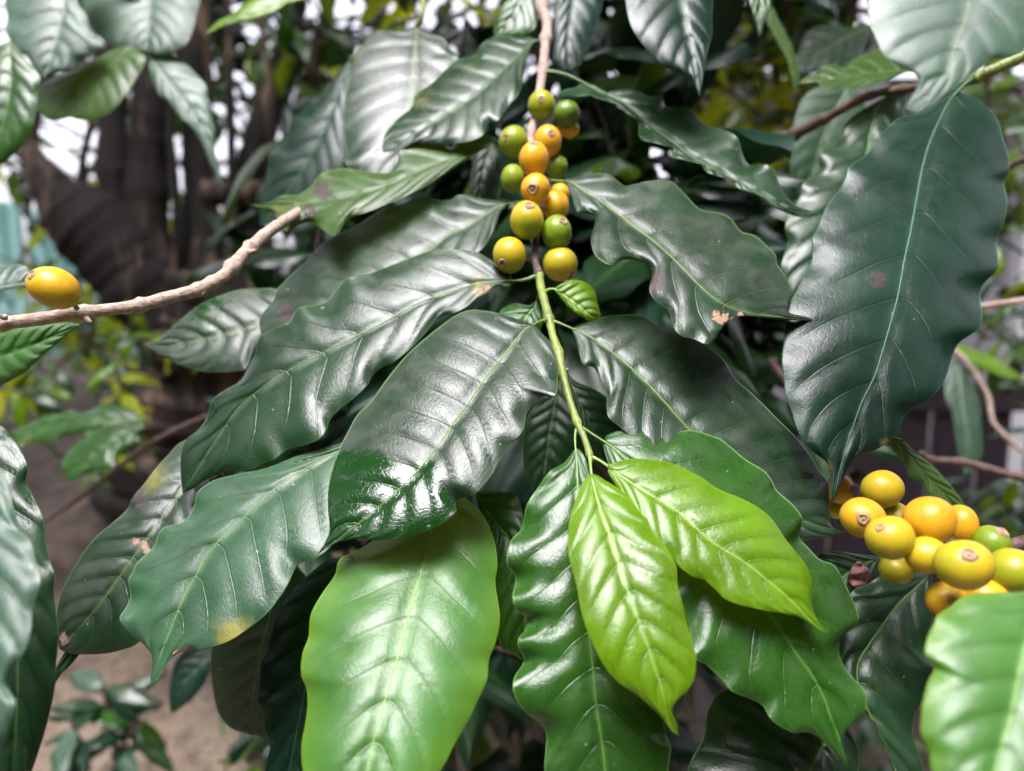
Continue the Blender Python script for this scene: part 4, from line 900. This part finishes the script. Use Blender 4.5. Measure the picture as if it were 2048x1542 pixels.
R(1860, 1040, 47, 45, .238, (.82, .68), label='large amber cherry in the middle of the cluster')
R(1921, 1049, 30, 38, .250, (.80, .74))
R(1853, 1110, 39, 35, .230, (.50, .55))
R(1928, 1129, 54, 47, .215, (.42, .58), (1914, 1100), grad=(-.6, .8), calr=.34, label='largest yellow green cherry at the front of the cluster')
R(1981, 1089, 34, 37, .244, (.24, .18), (1993, 1060), calr=.40)
R(2026, 1143, 45, 44, .228, (.36, .28))
R(1793, 1138, 33, 28, .250, (.46, .36))
R(1893, 1200, 38, 34, .230, (.62, .80), (1885, 1192))
R(1970, 1190, 44, 30, .228, (.74, .70))
R(1680, 978, 26, 28, .300, (.76, .66))
R(1672, 1014, 28, 22, .305, (.50, .40))
leaf(rc, 'dark', .272, (0, .45), "1866,1145 1829,1177 1795,1211 1767,1249 1740,1287 1715,1332 1722,1390 1760,1470 1795,1560 1818,1690", "1857,1143 1829,1146 1795,1149 1760,1153 1733,1170 1705,1182 1685,1220 1668,1290 1685,1370 1731,1421 1747,1437 1767,1469 1777,1500 1785,1540 1800,1620", "1864,1156 1867,1201 1867,1225 1860,1252 1850,1294 1868,1335 1857,1359 1846,1400 1829,1431 1826,1469 1839,1510 1846,1545 1840,1620", nv=9, bend=.04, ribw=5, label='dull dark leaf with a yellow midrib below the cherry cluster', pet=[(1890, 1110, .25), (1876, 1130, .262)])
leaf(rc, 'dark', .285, (0, .5), "1771,1115 1736,1125 1709,1139 1685,1156 1640,1215", "1743,1111 1709,1107 1674,1102 1640,1108 1620,1150", "1765,1130 1740,1155 1700,1190 1665,1215", nv=7, NU=70, ribw=4.5, label='small dark leaf left of the cherry cluster')
leaf(rc, 'olive', .32, (.2, .3), "1775,872 1815,905 1850,945 1900,1000 1948,1062", "1778,890 1805,923 1819,954 1843,964 1860,988 1900,1040", "1805,878 1829,902 1860,926 1884,950 1908,978 1932,1015", nv=8, NU=80, label='narrow dark olive leaf behind the cherry cluster', under=True)
leaf(rc, 'dark', .265, (0, .5), "1690,1440 1643,1496 1600,1570 1480,1690", "1650,1420 1560,1390 1480,1375 1437,1386 1415,1420 1405,1476 1376,1541 1390,1620", "1715,1500 1710,1560 1650,1640", nv=9, ribw=4, label='dark dull leaf cut by the bottom edge under the wavy leaf', marks=[('T', 1441, 1478, 5, 1), ('T', 1590, 1535, 6, 1)])
twig('twiglet', rc, [(1840, 905, .5, 6), (1863, 919, .5, 7), (1932, 926, .49, 9), (1984, 940, .48, 8.5), (2048, 955, .47, 9), (2110, 965, .46, 9)], M['twig_brown'], lump=.14)

M['dry'] = bark_mat('dry_red_leaf', (0.17, 0.06, 0.06), (0.36, 0.18, 0.17), 300, 0.0006, (1, 1, 1), 0.6)
M['bract'] = bark_mat('dry_bract_brown', (0.34, 0.20, 0.14), (0.60, 0.42, 0.31), 500, 0.0008, (1, 1, 1), 0.8)
def scrap(name, x, y, d, w, h, mat, turn, label):
    V = []; Fc = []; n = 14
    for i in range(n):
        for j in range(n):
            a, b = i/(n-1)*2-1, j/(n-1)*2-1
            k = math.sqrt(max(0, 1-0.5*b*b)); px = x+w*(a*k*math.cos(turn)-b*math.sin(turn)); py = y+h*(a*k*math.sin(turn)+b*math.cos(turn))
            V.append(at(px, py, d+0.003*a*a+0.0012*math.sin(5*b+3*a)))
    for i in range(n-1):
        for j in range(n-1): Fc.append((i*n+j, i*n+j+1, (i+1)*n+j+1, (i+1)*n+j))
    o = mesh_obj(name, np.array(V), Fc, mat, None, V[0])
    sm = o.modifiers.new('thickness', 'SOLIDIFY'); sm.thickness = 0.0006
    return tag(o, label, 'dry leaf')
scrap('dry_leaf', 1718, 1152, .274, 20, 24, M['dry'], 0.5, 'curled dry reddish leaf scrap caught left of the cherry cluster')

# near leaf in the bottom right corner
br = thing('leafy_shoot', 'near shoot whose mottled lime leaf fills the bottom right corner', 'shoot', at(2160, 1100, .2))
twig('stem', br, [(2200, 1080, .2, 8), (2150, 1110, .195, 7), (2105, 1150, .19, 5)], M['shoot'])
leaf(br, 'fresh', .190, (-.05, .60), "2100,1152 2065,1230 2040,1340 2021,1431 1990,1545 1960,1700", "2070,1165 2046,1183 2001,1184 1953,1187 1925,1194 1898,1215 1874,1232 1867,1249 1853,1280 1851,1311 1869,1335 1857,1362 1846,1404 1843,1431 1843,1469 1858,1503 1864,1541 1890,1620", "2160,1200 2200,1300 2180,1500 2080,1640", nv=8, bend=.05, label='mottled lime leaf out of focus in the bottom right corner', quilt=.0006, rip=.6)

# dark leaves hanging from above, middle and right
tc = thing('leafy_shoot', 'leafy shoot hanging in from above with a dark pointed green leaf', 'shoot', at(1400, -260, .40))
twig('stem', tc, [(1560, -300, .42, 6), (1400, -260, .40, 6), (1325, -215, .395, 5)], M['shoot'])
leaf(tc, 'teal', .395, (.05, .40), "1325,-210 1345,-100 1362,0 1372,52 1386,110 1399,195", "1270,-150 1248,-60 1250,0 1261,52 1285,89 1322,127 1353,144 1378,158 1394,182", "1400,-140 1425,-60 1425,0 1424,40 1424,69 1413,113 1406,155", nv=10, bend=.04, label='dark pointed green leaf hanging from the top edge')
leaf(tc, 'mid', .42, (.05, .3), "1530,-90 1523,-20 1520,30 1518,78", "1500,-40 1499,0 1509,41", "1550,-40 1544,0 1533,34", nv=5, NU=50, label='narrow leaf tip hanging from the top edge')
leaf(tc, 'olive', .52, (.3, .2), "1540,10 1562,60 1580,120 1590,185", "1533,40 1552,78 1573,124 1585,170", "1549,22 1569,60 1589,105 1600,150", nv=7, NU=60, under=True, label='narrow olive leaf seen edge on near the top right')
leaf(tc, 'dusty', .60, (.1, .45), "1745,50 1690,75 1640,105 1585,137", "1722,45 1705,55 1657,50 1620,60 1598,95", "1730,92 1709,122 1660,140 1610,146", nv=7, NU=60, label='dark leaf out of focus beside the top right leaf')

# leaves at upper left
ul = thing('leafy_shoot', 'out of focus shoot with pale leaves in the top left corner', 'shoot', at(420, -60, .60))
twig('stem', ul, [(470, -30, .60, 7), (395, 2, .59, 7), (340, 10, .585, 6), (300, 14, .58, 6), (230, -30, .57, 5), (120, -90, .56, 4)], M['twig'], lump=.08)
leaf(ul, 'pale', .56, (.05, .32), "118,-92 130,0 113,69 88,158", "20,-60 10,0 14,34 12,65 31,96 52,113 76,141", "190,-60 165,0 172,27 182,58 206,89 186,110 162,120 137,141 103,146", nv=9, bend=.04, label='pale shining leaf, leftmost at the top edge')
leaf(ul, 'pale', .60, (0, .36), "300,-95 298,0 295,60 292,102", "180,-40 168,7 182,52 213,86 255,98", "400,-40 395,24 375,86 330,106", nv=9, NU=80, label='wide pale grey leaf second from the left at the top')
leaf(ul, 'olive', .55, (-.2, .30), "262,92 241,113 200,135 162,165 141,235", "237,94 192,117 165,127 137,144 93,162 76,182 74,206 86,230 113,240", "292,118 268,165 247,196 223,223 192,239 160,240", nv=8, NU=80, label='green leaf hanging below the pale leaves')
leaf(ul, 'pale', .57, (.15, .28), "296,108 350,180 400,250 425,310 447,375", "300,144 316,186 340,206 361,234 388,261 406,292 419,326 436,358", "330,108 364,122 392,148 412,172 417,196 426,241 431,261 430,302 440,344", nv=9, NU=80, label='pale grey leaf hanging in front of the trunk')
leaf(ul, 'mid', .50, (0, .2), "20,80 20,180 0,270 -25,350", "50,115 79,151 77,185 74,213 65,254 41,295 12,322", "-60,120 -90,200 -70,300", nv=8, NU=80, label='green leaf cut by the left edge', ribw=2.5)
leaf(ul, 'lime', .55, (0, .4), "650,-50 560,5 480,38 409,69", "560,-40 498,0 464,27 433,45", "640,-10 584,7 550,24 498,41 447,53", nv=8, NU=60, label='lime leaf tip at the top edge')
leaf(ul, 'mid', .62, (0, .3), "330,-20 280,-5 210,14", "300,-25 250,-10", "320,0 260,14", nv=5, NU=50, label='dark green leaf tip at the top edge above the grey leaf')

# middle distance leaves left of the branch
ml = thing('leafy_shoot', 'shoot with two dark leaves between the old trunk and the middle branch', 'shoot', at(830, -40, .48))
twig('stem', ml, [(880, -120, .50, 6), (850, -30, .485, 6), (836, 50, .475, 5), (760, 90, .53, 4), (702, 118, .56, 4)], M['shoot'])
leaf(ml, 'dusty', .475, (-.05, .45), "835,52 831,103 829,172 822,215 808,285 788,372", "800,60 756,62 725,89 707,120 697,165 687,213 687,261 694,302 690,326 704,344 730,362", "859,65 886,76 903,100 917,122 905,200 870,290 830,350", nv=9, bend=.05, label='grey leaf with a green midrib at the top, left of the stem')
leaf(ml, 'teal', .56, (-.2, .25), "702,118 660,230 610,330 522,452", "673,148 646,189 605,223 584,241 567,285 543,309 536,344 526,378 519,412", "700,180 698,260 685,330 640,390 570,440", nv=9, bend=.04, label='dark blue green leaf in front of the trunk')
leaf(ml, 'dark', .44, (0, .3), "985,285 968,330 958,380 950,440", "960,295 945,330 940,380 942,420", "1003,320 1000,370 985,420", nv=6, NU=60, label='small dark leaf left of the cherries')

# pale chewed leaves low on the left, further back
pk = thing('leafy_shoot', 'thin shoot with two pale chewed leaves in front of the earth bank at left', 'shoot', at(350, 862, .66))
twig('stem', pk, [(420, 830, .62, 5), (344, 864, .64, 6), (275, 905, .66, 5.5), (155, 998, .70, 5), (60, 1060, .74, 5)], M['twig_brown'])
leaf(pk, 'mid', .66, (-.1, .55), "290,842 213,838 124,848 21,862", "261,818 213,809 172,825 137,821 113,830 82,833 69,844", "240,852 192,858 155,868 124,872 113,881 69,885 34,893", nv=7, NU=70, rip=1.5, label='pale green chewed leaf pointing left', marks=[('Y', 60, 888, 30, .4)])
leaf(pk, 'mid', .64, (-.1, .5), "288,845 240,875 190,910 148,966", "220,852 192,861 165,878 137,905 124,930 132,950", "289,857 275,866 277,885 241,909 222,936 172,943", nv=7, NU=70, rip=1.5, label='pale green chewed leaf hanging beside its pair')
leaf(pk, 'teal', .62, (.05, .3), "425,1290 395,1335 360,1370 342,1428", "380,1300 352,1320 340,1370 338,1400", "425,1330 400,1380 370,1410", nv=6, NU=60, label='dark leaf out of focus above the bare earth')

rb = thing('leafy_shoot', 'shoot with a long mottled leaf hanging in front of the plank fence', 'shoot', at(1900, 700, .8))
twig('stem', rb, [(1850, 640, .80, 5), (1895, 690, .80, 5), (1930, 720, .79, 5), (1975, 790, .78, 5), (1990, 850, .77, 5), (2060, 915, .76, 5)], M['twig'])
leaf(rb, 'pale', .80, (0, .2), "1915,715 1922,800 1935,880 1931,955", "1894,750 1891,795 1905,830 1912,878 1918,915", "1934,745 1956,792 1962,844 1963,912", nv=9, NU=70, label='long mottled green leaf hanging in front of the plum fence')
leaf(rb, 'lime', .85, (.1, .5), "1900,695 1950,715 2000,740 2060,765", "1920,690 1960,705 2010,728", "1910,710 1950,730 2000,752", nv=7, NU=50, label='bright green sprig leaf in front of the house wall')
